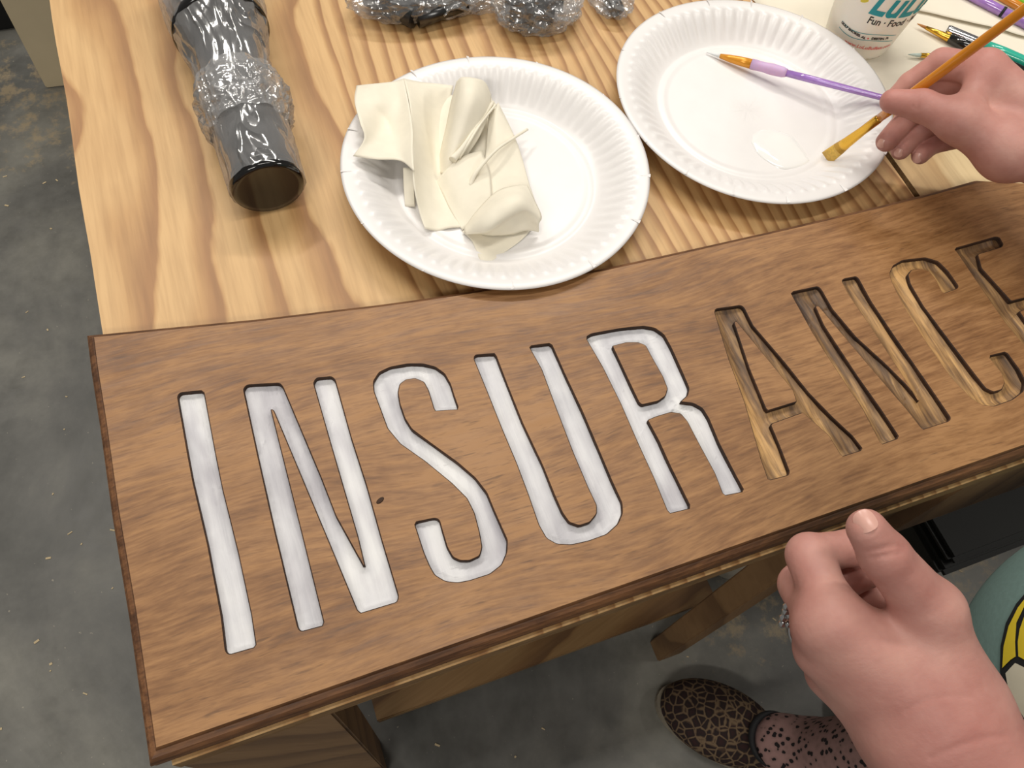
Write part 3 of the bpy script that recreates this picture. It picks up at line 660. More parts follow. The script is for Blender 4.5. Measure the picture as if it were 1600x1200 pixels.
cpatch('cloth_sheet', [[(672, 165, .008), (700, 150, .010), (740, 150, .012), (772, 158, .012)],
                       [(676, 230, .005), (710, 225, .008), (760, 222, .009), (800, 225, .009)],
                       [(684, 290, .004), (715, 290, .006), (765, 290, .007), (818, 290, .007)],
                       [(716, 350, .0035), (740, 350, .005), (780, 350, .006), (834, 340, .006)]], 7, 'lowest layer of the cloth')
# rolled loop at the lower right of the cloth
cpatch('cloth_loop', [[(725, 358, .006), (745, 330, .016), (775, 300, .022), (805, 290, .022), (824, 290, .015)],
                      [(727, 364, .009), (752, 342, .026), (785, 318, .034), (815, 308, .034), (836, 315, .022)],
                      [(730, 366, .008), (760, 360, .024), (790, 340, .031), (820, 327, .031), (846, 338, .021)],
                      [(735, 364, .006), (765, 362, .014), (795, 345, .022), (818, 334, .024), (842, 350, .018)],
                      [(745, 365, .005), (770, 368, .008), (800, 366, .009), (822, 360, .010), (842, 362, .008)]], 8, 'rolled loop of cloth')
cpatch('cloth_loop', [[(785, 342, .020), (796, 336, .025), (810, 328, .028), (824, 325, .026)],
                      [(788, 349, .014), (800, 344, .020), (812, 334, .024), (822, 330, .022)],
                      [(794, 350, .010), (806, 346, .014), (816, 338, .018), (824, 332, .018)]], 6, 'small inner curl')
def ridge(pts, r):
    P = catmull([at(x, y, TZ+h) for x, y, h in pts], 8); n = len(P)
    rr = [r*(.9+1.0*max(0, 1-i/n*2.2)) for i in range(n)]
    o = tube('cloth_crease', P, rr, M['rag'], cloth, 10); o['label'] = 'pinched crease standing up from the cloth'
ridge([(707, 250, .021), (722, 232, .024), (745, 197, .027), (770, 160, .026)], .0016)
ridge([(716, 246, .021), (733, 222, .025), (752, 192, .028), (775, 163, .026)], .0010)
ridge([(733, 292, .014), (745, 268, .020), (775, 235, .023), (802, 216, .020), (824, 202, .016)], .0012)

# ------------------------------------------------------------------ brushes
def lineobj(name, A, B, segs, par, n=18, flat=None):
    A, B = Vector(A), Vector(B); out = []
    for nm, mat, prof_, lab in segs:
        o = tube(nm, [A+(B-A)*t for t, r in prof_], [r for t, r in prof_], mat, par, n, flat=flat)
        if lab: o['label'] = lab
        out.append(o)
    return out
# purple brush on the second plate: rests on the plate floor and on the rim
A = at(1104, 82, TZ+.0045); B = at(1384, 154, TZ+.0285); D = B-A
pb = empty('paintbrush', (A+B)/2, 'lilac handled fine paintbrush lying across the plate', 'paintbrush')
e2 = A+D*1.35
L = D.length
lineobj('x', A, B, [('bristles', M['bristle_white'], [(0, .0003), (.04, .0011), (.085, .0018)], None),
                    ('ferrule', M['orange_gold'], [(.08, .0019), (.14, .0031), (.20, .0038), (.268, .0041)], None),
                    ('grip', M['lilac_grip'], [(.262, .0044), (.33, .0041), (.38, .0047), (.44, .0043), (.462, .0033)], 'soft lilac rubber grip'),
                    ('handle', M['lilac'], [(.455, .0030), (.6, .0030), (.8, .0027), (1.0, .0024), (1.10, .0022)], 'clear glittery lilac handle')], pb)
# held brush
Tt = at(1291, 247, TZ+.0046); Hn = dp(1411, 157, .592); D = (Hn-Tt); k = .2/D.length
hb = empty('paintbrush', Tt+D, 'flat paintbrush with orange handle held in the right hand over the plate', 'paintbrush')
Bn = Tt+D.normalized()*.23
fl_ = _rt*.6-_up*.79
lineobj('x', Tt, Bn, [('bristles', M['bristle_gold'], [(0, (.0056, .0006)), (.02, (.0056, .0014)), (.062, (.0050, .0020))], None),
                      ('ferrule', M['gold'], [(.058, (.0052, .0022)), (.10, (.0042, .0026)), (.17, (.0034, .0032)), (.24, (.0034, .0034)), (.25, (.0030, .0030))], None),
                      ('handle', M['orange'], [(.245, .0031), (.29, .0035), (.36, .0037), (.55, .0036), (.8, .0033), (1.0, .0028)], None)], hb, flat=fl_)
def desk_brush(a, b, za, zb, segs, label):
    A = at(*a, TZ+za); B = at(*b, TZ+zb); e = empty('paintbrush', (A+B)/2, label, 'paintbrush'); lineobj('x', A, B, segs, e); return e
desk_brush((1433, 37), (1690, 153), .0055, .0075, [('bristles', M['bristle_brown'], [(0, .0003), (.03, .0011), (.06, .0014)], None),
            ('ferrule', M['gold'], [(.055, .0016), (.13, .0026), (.2, .0036), (.205, .0034)], None),
            ('handle', M['black_gloss'], [(.2, .0040), (.3, .0050), (.5, .0048), (.8, .0036), (1, .0026)], None)], 'fine paintbrush with brass ferrule and black handle on the cream paper')
desk_brush((1479, 46), (1680, 130), .0075, .0085, [('ferrule', M['chrome'], [(0, .0040), (.02, .0044), (.28, .0044), (.3, .0042)], 'shiny silver ferrule'),
            ('handle', M['teal'], [(.295, .0046), (.45, .0052), (.8, .0044), (1, .0036)], None)], 'teal handled paintbrush with silver ferrule lying behind the black one')
desk_brush((1419, 85), (1520, 92), .0045, .0045, [('bristles', M['bristle_blue'], [(0, .0003), (.08, .0012), (.2, .0018)], None),
            ('ferrule', M['gold'], [(.19, .0020), (.6, .0030)], None), ('handle', M['orange'], [(.59, .0034), (1, .0036)], None)], 'small paintbrush with pale bristles tucked behind the right hand')
desk_brush((1500, -16), (1640, 56), .008, .008, [('handle', M['lilac'], [(0, .0042), (.3, .0046), (1, .0044)], None),
            ('handle_band', M['print_black'], [(.47, .0047), (.50, .0047)], 'dark printed band')], 'lilac paintbrush handle lying on cream paper at the far right corner')
desk_brush((1535, -22), (1660, 48), .0075, .0075, [('handle', M['orange'], [(0, .0036), (.3, .0040), (1, .0036)], None)], 'orange paintbrush handle between the lilac and green ones')
desk_brush((1553, -26), (1680, 50), .008, .008, [('handle', M['green'], [(0, .0046), (.3, .0052), (1, .0046)], None)], 'bright green paintbrush handle at the far right corner')
desk_brush((1590, 122), (1720, 150), .004, .004, [('handle', M['orange'], [(0, .0036), (.3, .0040), (1, .0036)], None)], 'orange paintbrush handle just behind the right wrist')

# ------------------------------------------------------------------ paper sheets under cup and brushes
def sheet(name, corners, z, amp, seed, label, mat, n=26):
    c = [at(x, y, z) for x, y in corners]; V = []; F = []
    for i in range(n+1):
        for j in range(n+1):
            s, t = i/n, j/n; p = (c[0]*(1-s)+c[1]*s)*(1-t)+(c[3]*(1-s)+c[2]*s)*t
            p = p+Vector((.004*noise.noise((t*4, seed, 0)), .004*noise.noise((s*4, seed, 5)), 0))*(1 if i in (0, n) or j in (0, n) else .6)
            p.z = z+amp*(.5+.5*noise.noise((p.x*22, p.y*22, seed)))+amp*.5*abs(math.sin(p.x*40+p.y*25+seed)); V.append(p)
    for i in range(n):
        for j in range(n): F.append((i*(n+1)+j, (i+1)*(n+1)+j, (i+1)*(n+1)+j+1, i*(n+1)+j+1))
    o = mesh_obj(name, V, F, mat, None, True); s = o.modifiers.new('s', 'SOLIDIFY'); s.thickness = .0004; s.offset = 1
    return tag(o, label, 'paper', 'cream paper sheets')
sheet('paper_sheet', [(1110, -60), (1640, -140), (1760, 165), (1345, 150)], TZ+.0006, .0009, 3, 'cream paper sheet spread under the cup and paintbrushes', M['paper'])
sheet('paper_sheet', [(1412, 12), (1560, -60), (1740, 20), (1625, 62)], TZ+.0032, .0012, 8, 'folded cream paper lying beyond the black paintbrush', M['paper'])

# ------------------------------------------------------------------ cup
cb = at(1335, 64, TZ); cup = empty('paper_cup', (cb.x, cb.y, TZ+.0022), 'white printed drinking cup standing behind the right plate', 'cup')
CR0, CR1, CH = .0290, .0465, .135
def cup_r(h): return CR0+(CR1-CR0)*h/CH
zc = TZ+.0032
pr = [(0, CR0*.85), (.0005, CR0*.97), (.003, CR0)]+[(CH*i/10, cup_r(CH*i/10)) for i in range(1, 11)]
tube('cup_wall', [(cb.x, cb.y, zc+h) for h, r in pr]+[(cb.x, cb.y, zc+CH-.0005), (cb.x, cb.y, zc+.004)], [r for h, r in pr]+[CR1-.001, CR0-.001], M['cup'], cup, 72)
_tp = bpy.data.meshes
bm = bmesh.new()
for k_ in range(72):
    for j_ in range(10): pass
V = []; F = []
for k_ in range(72):
    for j_ in range(10):
        a = 2*PI*k_/72; b = 2*PI*j_/10; V.append((cb.x+math.cos(a)*(CR1+.0012*math.cos(b)), cb.y+math.sin(a)*(CR1+.0012*math.cos(b)), zc+CH+.0012*math.sin(b)))
for k_ in range(72):
    for j_ in range(10): F.append((k_*10+j_, ((k_+1) % 72)*10+j_, ((k_+1) % 72)*10+(j_+1) % 10, k_*10+(j_+1) % 10))
bm.free(); mesh_obj('cup_rim', V, F, M['cup'], cup, True)
ca0 = math.atan2(CAM.y-cb.y, CAM.x-cb.x)                      # azimuth that faces the photographer
def cup_print(name, bmx, mat, label=None, off=.0003):
    """x,y of the mesh are metres along the cup (x around, y up)"""
    for v in bmx.verts:
        x, y = v.co.x, v.co.y; r = cup_r(y)+off+v.co.z; a = ca0+x/cup_r(y); v.co = Vector((cb.x+math.cos(a)*r, cb.y+math.sin(a)*r, zc+y))
    o = bm_obj(name, bmx, mat, cup, fixn=False)
    if label: o['label'] = label
    return o
def text_bm(txt, size, x, y, bold=0, shear=0, rot=0, sx=1, spacing=1):
    cu = bpy.data.curves.new('t', 'FONT'); cu.body = txt; cu.size = size; cu.offset = bold; cu.shear = shear; cu.space_character = spacing; cu.align_x = 'CENTER'
    o = bpy.data.objects.new('t', cu); C.objects.link(o); dg = bpy.context.evaluated_depsgraph_get(); me = bpy.data.meshes.new_from_object(o.evaluated_get(dg))
    bpy.data.objects.remove(o, do_unlink=True); bmx = bmesh.new(); bmx.from_mesh(me)
    es = [e for e in bmx.edges if e.calc_length() > size*.3]
    bmesh.ops.subdivide_edges(bmx, edges=es, cuts=3); bmesh.ops.triangulate(bmx, faces=bmx.faces[:])
    for v in bmx.verts:
        a, b = v.co.x*sx, v.co.y; c, s = math.cos(rot), math.sin(rot); v.co = Vector((x+a*c-b*s, y+a*s+b*c, 0))
    return bmx
CUPTXT = True

# ------------------------------------------------------------------ wrapped hardware
def wrap_tube(name, pts, rads, mat, parent, amp, seed, n=72, m=44, sag=True):
    P = catmull(pts, max(2, m//(len(pts)-1))); N = len(P); d, u, v = frame(P[-1]-P[0]); V = []; F = []
    for i, p in enumerate(P):
        f = i/(N-1)*(len(rads)-1); j = min(int(f), len(rads)-2); r = rads[j]+(rads[j+1]-rads[j])*(f-j)
        for k_ in range(n):
            a = 2*PI*k_/n; q = Vector((math.cos(a)*2.2, math.sin(a)*2.2, i/N*7))
            d1 = 1-abs(noise.noise(q*1.1+Vector((seed, 0, 0))))*2; d2 = 1-abs(noise.noise(q*2.7+Vector((0, seed, 0))))*2
            rr = r*(1+amp*(.7*d1+.3*d2)); w_ = p+u*math.cos(a)*rr+v*math.sin(a)*rr
            if w_.z < TZ+.0012: w_.z = TZ+.0012+.0008*abs(noise.noise(q*3))
            V.append(w_)
    for i in range(N-1):
        for k_ in range(n): F.append((i*n+k_, i*n+(k_+1) % n, (i+1)*n+(k_+1) % n, (i+1)*n+k_))
    return mesh_obj(name, V, F, mat, parent, True)
cA = at(418, 289, TZ+.0262); cB = at(345, 46, TZ+.034); ax = (cB-cA).normalized(); 
cy = empty('pipe_fixture', (cA+cB)/2, 'black flanged pipe fixture wrapped in clear plastic lying on the workbench', 'fixture'); cy.location.z = TZ
g = lambda t: cA+ax*t
LL = (cB-cA).length
tube('pipe', [g(.0), g(.001), g(.012), g(.013), g(LL-.004)], [.0225, .0240, .0240, .0225, .0225], M['black'], cy, 64)
e_ = tube('end_cap', [g(-.0035), g(-.0035), g(-.0015), g(.004), g(.0062)], [.0205, .0244, .0250, .0250, .0240], M['black_gloss'], cy, 64); e_['label'] = 'glossy black end cap'
tube('flange', [g(LL-.005), g(LL-.004), g(LL+.003), g(LL+.004)], [.0345, .036, .036, .0345], M['black_gloss'], cy, 64)
tube('pipe_neck', [g(LL+.002), g(LL+.02), g(LL+.03), g(LL+.09)], [.026, .026, .030, .030], M['black'], cy, 48)
tube('base_flange', [g(LL+.09), g(LL+.096)], [.034, .034], M['black_gloss'], cy, 48)
w1 = wrap_tube('plastic_wrap', [g(-.001), g(.05), g(.10), g(LL+.0), g(LL+.08)], [.0252, .0262, .0262, .0275, .0365, .037], M['film'], cy, .075, 2.3)
w2 = wrap_tube('plastic_wrap', [g(.048), g(.062), g(.078), g(.095)], [.0262, .0300, .0310, .0268], M['film2'], cy, .17, 9.1, 72, 24); w2['label'] = 'bunched crumpled band of plastic'

def lump(name, c, rad, rot, amp, seed, mat, par, n=3, fr=2.4, facet=True):
    bm = bmesh.new(); bmesh.ops.create_icosphere(bm, subdivisions=n+1, radius=1)
    R = Matrix.Rotation(rot, 3, 'Z')
    for v in bm.verts:
        d = v.co.normalized(); k_ = 1+amp*(1-2*abs(noise.noise(d*fr+Vector((seed, 0, 0)))))+amp*.5*(noise.noise(d*fr*3+Vector((seed, 3, 0))))
        p = R @ Vector((d.x*rad[0]*k_, d.y*rad[1]*k_, d.z*rad[2]*k_)); v.co = Vector(c)+p
        if v.co.z < TZ+.001: v.co.z = TZ+.001
    return bm_obj(name, bm, mat, par, smooth=not facet)
def fitting(px, py, h, label, parts, wraps):
    c = at(px, py, TZ+h); e = empty('metal_fitting', (c.x, c.y, TZ), label, 'hardware', 'plastic wrapped hardware')
    for nm, p0, p1, r0, r1, mt in parts:
        tube(nm, [at(*p0[:2], TZ+p0[2]), at(*p1[:2], TZ+p1[2])], [r0, r1], M[mt], e, 24)
    for (wx, wy, wh, rad, rot, sd, mt) in wraps:
        lump('plastic_wrap', at(wx, wy, TZ+wh), rad, rot, .13, sd, M[mt], e, 4)
    return e
fitting(650, -5, .02, 'metal bracket in clear plastic at the far edge, left of the round one',
        [('rod', (652, 32, .010), (728, 4, .016), .0065, .0065, 'gunmetal'), ('rod', (575, -8, .014), (648, 26, .012), .009, .010, 'black'), ('clamp', (600, -30, .020), (720, -22, .022), .016, .014, 'black')],
        [(640, -8, .016, (.050, .024, .017), -.1, 4.2, 'film'), (700, -18, .016, (.035, .026, .018), .2, 7.7, 'film2'), (745, 0, .010, (.028, .012, .010), -.15, 5.2, 'film')])
fitting(838, -2, .02, 'round metal fitting in clear plastic at the far edge above the left plate',
        [('wheel', (800, -2, .020), (868, 8, .020), .020, .018, 'black'), ('hub', (790, -8, .020), (880, 4, .020), .008, .008, 'gunmetal'), ('washer', (826, 0, .020), (842, 4, .020), .0225, .0225, 'gunmetal')],
        [(840, 5, .018, (.036, .028, .021), -.12, 1.4, 'film'), (845, 20, .010, (.032, .017, .011), -.12, 2.9, 'film2')])
fitting(960, -10, .012, 'small metal clip in clear plastic at the far edge beside the right plate',
        [('clip', (950, -12, .012), (966, 18, .008), .008, .006, 'gunmetal'), ('clip_jaw', (966, 6, .012), (967, 20, .006), .003, .002, 'black')],
        [(953, -4, .010, (.018, .024, .010), .1, 6.4, 'film')])

# ------------------------------------------------------------------ person
person = empty('person', (.70, -.22, 0), 'person in teal printed shirt and spotted leggings painting the sign with a brush', 'person')
def hand_fields(lo, hi, h):
    return Field(lo, hi, h)
def finger(Fx, pts, rads, k=.003):
    for i in range(len(pts)-1): Fx.cone(pts[i], pts[i+1], rads[i], rads[i+1], k)
def D3(l): return [dp(*p) for p in l]

# --- left hand (bottom right of the photo)
LWr = [dp(1442, 1150, .362), dp(1492, 1122, .355)]
LFo = [dp(1600, 1400, .352), dp(1655, 1365, .345)]
LElb = dp(1790, 1720, .40)
allp = [dp(1200, 800, .33), dp(1200, 800, .43), dp(1700, 1300, .33), dp(1600, 1300, .42), dp(1217, 1000, .43), dp(1650, 1000, .33), dp(1600, 1400, .33)]
lo = [min(p[i] for p in allp)-.02 for i in range(3)]; hi = [max(p[i] for p in allp)+.02 for i in range(3)]
h_ = .00125
A = Field(lo, hi, h_)
MC = D3([(1305, 966, .3545), (1284, 980, .359), (1284, 1016, .369), (1298, 1052, .383)])
CW = D3([(1462, 1092, .356), (1436, 1112, .360), (1424, 1134, .366), (1416, 1152, .374)])
for a, b, r1, r0 in zip(MC, CW, (.0118, .0115, .0112, .0105), (.0185, .0185, .0185, .0175)): A.cone(a, b, r1, r0, .012)
A.cone(LWr[0], LFo[0], .0212, .0260, .014); A.cone(LWr[1], LFo[1], .0208, .0270, .014)
A.cone(CW[0], LWr[1], .019, .0208, .012); A.cone(CW[3], LWr[0], .018, .0212, .012)
# thumb
TH_ = D3([(1478, 1078, .360), (1455, 955, .3505), (1382, 868, .341), (1354, 826, .337)])
A.cone(TH_[0], TH_[1], .0190, .0135, .012); A.cone(TH_[1], TH_[2], .0128, .0102, .006); A.cone(TH_[2], TH_[3], .0102, .0082, .003)
A.cone(CW[0], MC[0]*.6+TH_[1]*.4+(MC[1]-MC[0])*1.3, .014, .007, .010)
fin = [(D3([(1305, 966, .3545), (1264, 868, .376), (1326, 856, .384), (1364, 858, .380)]), (.0108, .0098, .0084, .0076)),
       (D3([(1284, 980, .359), (1250, 914, .392), (1322, 905, .394), (1354, 894, .387)]), (.0106, .0096, .0084, .0078)),
       (D3([(1284, 1016, .369), (1260, 962, .405), (1330, 942, .405), (1374, 930, .396)]), (.0102, .0092, .0080, .0074)),
       (D3([(1298, 1052, .383), (1272, 1010, .414), (1330, 990, .420), (1362, 980, .414)]), (.0094, .0080, .0070, .0066))]
for P, R in fin: A.cone(P[0], P[1], R[0], R[1], .007)
Bf = A.like()
for P, R in fin:
    G = A.like(); G.cone(P[0]*.25+P[1]*.75, P[1], (R[0]+3*R[1])/4, R[1], 0); G.cone(P[1], P[2], R[1], R[2], .003); G.cone(P[2], P[3], R[2], R[3], .002); Bf.join(G, .0009)
A.join(Bf, .0022)
hl = A.mesh(2)

# --- right hand (top right)
allp = [dp(1370, 60, .55), dp(1370, 260, .66), dp(1790, 330, .50), dp(1790, 60, .66), dp(1600, 400, .66)]
lo = [min(p[i] for p in allp)-.015 for i in range(3)]; hi = [max(p[i] for p in allp)+.015 for i in range(3)]
A2 = Field(lo, hi, h_)
MC = D3([(1540, 108, .573), (1560, 134, .580), (1578, 162, .592), (1592, 192, .604)])
CW = D3([(1648, 208, .560), (1655, 228, .565), (1660, 250, .572), (1662, 272, .578)])
RW = [dp(1690, 255, .560), dp(1690, 292, .566)]; RF = [dp(1860, 370, .53), dp(1855, 420, .535)]
for a, b in zip(MC, CW): A2.cone(a, b, .0118, .0165, .011)
for i in range(2): A2.cone(CW[i*3], RW[i], .0165, .0205, .012); A2.cone(RW[i], RF[i], .0205, .026, .014)
TR = D3([(1575, 238, .562), (1500, 190, .563), (1440, 165, .5725), (1394, 158, .580)])
A2.cone(TR[0], CW[2], .018, .018, .012); A2.cone(TR[0], TR[1], .0175, .0140, .010); A2.cone(TR[1], TR[2], .0130, .0108, .006); A2.cone(TR[2], TR[3], .0108, .0084, .003)
A2.cone(TR[1], MC[0], .009, .009, .012); A2.cone(TR[0], MC[1], .013, .010, .012)
fr = [(D3([(1540, 108, .573), (1472, 99, .594), (1422, 131, .607), (1402, 150, .612)]), (.0112, .0102, .0086, .0076)),
      (D3([(1560, 134, .580), (1480, 132, .608), (1418, 184, .631), (1385, 221, .626)]), (.0108, .0098, .0086, .0078)),
      (D3([(1578, 162, .592), (1488, 170, .626), (1428, 212, .637), (1407, 235, .631)]), (.0104, .0094, .0080, .0072)),
      (D3([(1592, 192, .604), (1520, 210, .635), (1456, 226, .640), (1438, 243, .634)]), (.0096, .0084, .0074, .0067))]
for P, R in fr: A2.cone(P[0], P[1], R[0], R[1], .007)
Bf = A2.like()
for P, R in fr:
    G = A2.like(); G.cone(P[0]*.25+P[1]*.75, P[1], (R[0]+3*R[1])/4, R[1], 0); G.cone(P[1], P[2], R[1], R[2], .003); G.cone(P[2], P[3], R[2], R[3], .002); Bf.join(G, .0009)
A2.join(Bf, .0018)
hr = A2.mesh(2)

# --- rest of the body (coarser, same forearms)
HL, HR = Vector((.585, -.220, .80)), Vector((.745, -.145, .80))
SL_, SR_ = Vector((.60, -.37, 1.27)), Vector((.87, -.15, 1.28))
CH_ = (SL_+SR_)/2+Vector((0, 0, -.06)); PV = (HL+HR)/2
KL, AL = Vector((.628, -.215, .46)), Vector((.612, -.178, .10)); KR, AR = Vector((.84, -.25, .46)), Vector((.86, -.27, .10))
elb_l = LFo[0]*.5+LFo[1]*.5; d = (elb_l-(LWr[0]+LWr[1])/2).normalized(); elb_l = (LWr[0]+LWr[1])/2+d*.235
wr_r = (RW[0]+RW[1])/2; d = ((RF[0]+RF[1])/2-wr_r).normalized(); elb_r = wr_r+d*.235
B_ = Field((.22, -.60, 0.0), (1.12, .24, 1.66), .008)
def both(Fx, infl=0, torso=True, arms=1, legs=True):
    if torso:
        Fx.cone(HL+Vector((.03, .02, .02)), HR+Vector((-.03, -.02, .02)), .115+infl, .115+infl, .05)
        Fx.cone(PV+Vector((0, 0, .08)), CH_+Vector((0, 0, .02)), .115+infl, .12+infl, .08)
        Fx.cone((SL_*.72+SR_*.28)-Vector((0, 0, .10)), (SL_*.28+SR_*.72)-Vector((0, 0, .10)), .100+infl, .100+infl, .06)
        Fx.cone(SL_*.95+SR_*.05, SR_*.95+SL_*.05, .050+infl, .050+infl, .05)
both(B_)
B_.cone(SL_, elb_l, .046, .036, .03); B_.cone(SR_, elb_r, .046, .036, .03)
for i in range(2):
    B_.cone(LFo[i], elb_l, .0265, .034, .02); B_.cone(LFo[i], LFo[i]*.55+LWr[i]*.45, .0262, .0235, .01)
    B_.cone(RF[i], elb_r, .0262, .034, .02); B_.cone(RF[i], RF[i]*.55+RW[i]*.45, .026, .0232, .01)
B_.cone(HL+Vector((0, 0, -.02)), KL, .082, .056, .03); B_.cone(KL, AL, .052, .034, .02); B_.cone(HR+Vector((0, 0, -.02)), KR, .082, .056, .03); B_.cone(KR, AR, .052, .034, .02)
toeL, heelL = at(1062, 1096, .025), at(1258, 1186, .03)
fd = Vector((toeL.x-heelL.x, toeL.y-heelL.y, 0)).normalized()
for a_, k_ in ((AL, 1), (AR, 1)):
    hp = Vector((a_.x, a_.y, .035)); B_.cone(a_, hp-fd*.01-Vector((0,0,.008)), .032, .024, .01); B_.cone(hp-Vector((0,0,.008)), hp+fd*.12-Vector((0,0,.010)), .022, .018, .01)
NK = (SL_+SR_)/2; HD = NK+Vector((-.03, .045, .20))
B_.cone(NK, HD-Vector((0, 0, .04)), .055, .050, .03)
fc = Vector((-.55, .62, -.56)).normalized(); sd = Vector((0, 0, 1)).cross(fc).normalized(); upv = fc.cross(sd).normalized()
if upv.z < 0: upv = -upv
B_.ell(HD, (fc, sd, upv), (.092, .074, .105), .02); B_.ell(HD+fc*.035-upv*.055, (fc, sd, upv), (.055, .050, .055), .02)
B_.cone(HD+fc*.090+upv*.004, HD+fc*.108-upv*.022, .009, .013, .010)                        # nose
B_.cone(HD+fc*.082-upv*.052-sd*.018, HD+fc*.082-upv*.052+sd*.018, .008, .008, .006)         # lips
for q in (-1, 1): B_.cone(HD+fc*.072+sd*.016*q+upv*.020, HD+fc*.066+sd*.046*q+upv*.018, .008, .007, .010)    # brows
for q in (-1, 1): B_.ell(HD+sd*.076*q-upv*.005, (fc, sd, upv), (.020, .009, .030), .006)    # ears
bd_ = B_.mesh(2)
P = [hl[0], hr[0], bd_[0]]; Q = [hl[1], hr[1]+len(hl[0]), bd_[1]+len(hl[0])+len(hr[0])]
BP = np.concatenate(P); BQ = np.concatenate(Q)
# skin folds: furrows pressed a fraction of a millimetre into the surface
def furrow(pts, w_, dpt, dmax):
    cp = np.array([dp(x, y, z) for x, y, z in pts]); view = np.array((cp.mean(0)-np.array(CAM))); view /= np.linalg.norm(view)
    near = np.where(((BP-cp.mean(0))**2).sum(1) < dmax**2)[0]; q = BP[near]; best = np.full(len(near), 9.)
    for a, b in zip(cp[:-1], cp[1:]):
        ab = b-a; abp = ab-view*(ab@view); rel = q-a; rp_ = rel-np.outer(rel@view, view); t = np.clip(rp_@abp/max(abp@abp, 1e-12), 0, 1)
        best = np.minimum(best, np.sqrt(((rp_-np.outer(t, abp))**2).sum(1)))
    c0_ = cp.mean(0); fr_ = ((q-c0_)@view) < .006
    BP[near] += np.outer(np.where(fr_, dpt*np.exp(-(best/w_)**2), 0), view)
furrow([(1352, 862, .33), (1375, 857, .33), (1400, 852, .33), (1416, 856, .33)], .0011, .0007, .018)
furrow([(1360, 872, .33), (1385, 867, .33), (1408, 864, .33)], .0010, .0005, .016)
furrow([(1340, 838, .33), (1365, 830, .33)], .0009, .0003, .012)
furrow([(1415, 1110, .34), (1445, 1094, .34), (1473, 1088, .34), (1515, 1089, .34)], .0013, .0003, .03)
furrow([(1455, 1184, .34), (1500, 1164, .34), (1542, 1152, .34), (1572, 1150, .34)], .0014, .0004, .035)
furrow([(1244, 930, .36), (1240, 905, .36), (1232, 882, .37)], .0012, .0006, .015)
furrow([(1427, 146, .56), (1424, 158, .56), (1427, 172, .56)], .0010, .0006, .012)
furrow([(1437, 148, .56), (1433, 160, .56), (1434, 172, .56)], .0009, .0004, .010)
furrow([(1453, 95, .575), (1456, 108, .575), (1461, 118, .575)], .0010, .0007, .012)
furrow([(1498, 118, .58), (1491, 130, .58), (1486, 146, .58)], .0014, .0010, .016)
body = mesh_obj('body', BP.tolist(), BQ.tolist(), M['skin'], person, True)

def sdf_obj(name, build, lo, hi, h, mat, par, sm=3, clip=None):
    f = Field(lo, hi, h); build(f)
    if clip: clip(f)
    p, q = f.mesh(sm); return mesh_obj(name, p.tolist(), q.tolist(), mat, par, True)
def shirt_b(f):
    both(f, .012); f.cone(SL_, SL_*.45+elb_l*.55, .058, .056, .03); f.cone(SR_, SR_*.45+elb_r*.55, .058, .056, .03)
    f.cone(HL+Vector((-.01, .035, -.09)), HR+Vector((-.01, .0, -.09)), .130, .122, .06)
def shirt_c(f):
    g_ = np.meshgrid(*[np.arange(n)*f.h+l for n, l in zip(f.n, f.lo)], indexing='ij')
    f.F = np.maximum(f.F, (.635-g_[2]+.012*np.sin(g_[0]*40)).astype(np.float32))
    for a, b in ((SL_, elb_l), (SR_, elb_r)):
        d = (b-a).normalized(); c_ = a+(b-a)*.5
        pl = sum((g_[i]-c_[i])*d[i] for i in range(3)); near = sum((g_[i]-c_[i])**2 for i in range(3)) < .10**2
        f.F = np.where(near, np.maximum(f.F, pl), f.F).astype(np.float32)
    nk = NK+Vector((0, 0, .055)); r = np.sqrt(sum((g_[i]-nk[i])**2 for i in range(3))); f.F = np.maximum(f.F, (.062-r)).astype(np.float32)
shirt = sdf_obj('shirt', shirt_b, (.36, -.60, .58), (1.1, .2, 1.42), .0065, M['shirt'], person, 3, shirt_c)
def leg_b(f):
    for H, K, A_ in ((HL, KL, AL), (HR, KR, AR)):
        f.cone(H+Vector((0, 0, -.02)), K, .092, .064, .03); f.cone(K, A_, .060, .043, .03); f.cone(A_, A_+fd*.035+Vector((0, 0, -.035)), .043, .040, .01)
    f.cone(HL+Vector((.03, .02, .03)), HR+Vector((-.03, -.02, .03)), .120, .120, .05)
leg = sdf_obj('leggings', leg_b, (.42, -.46, .03), (1.06, .02, 1.0), .0065, M['leggings'], person, 3)

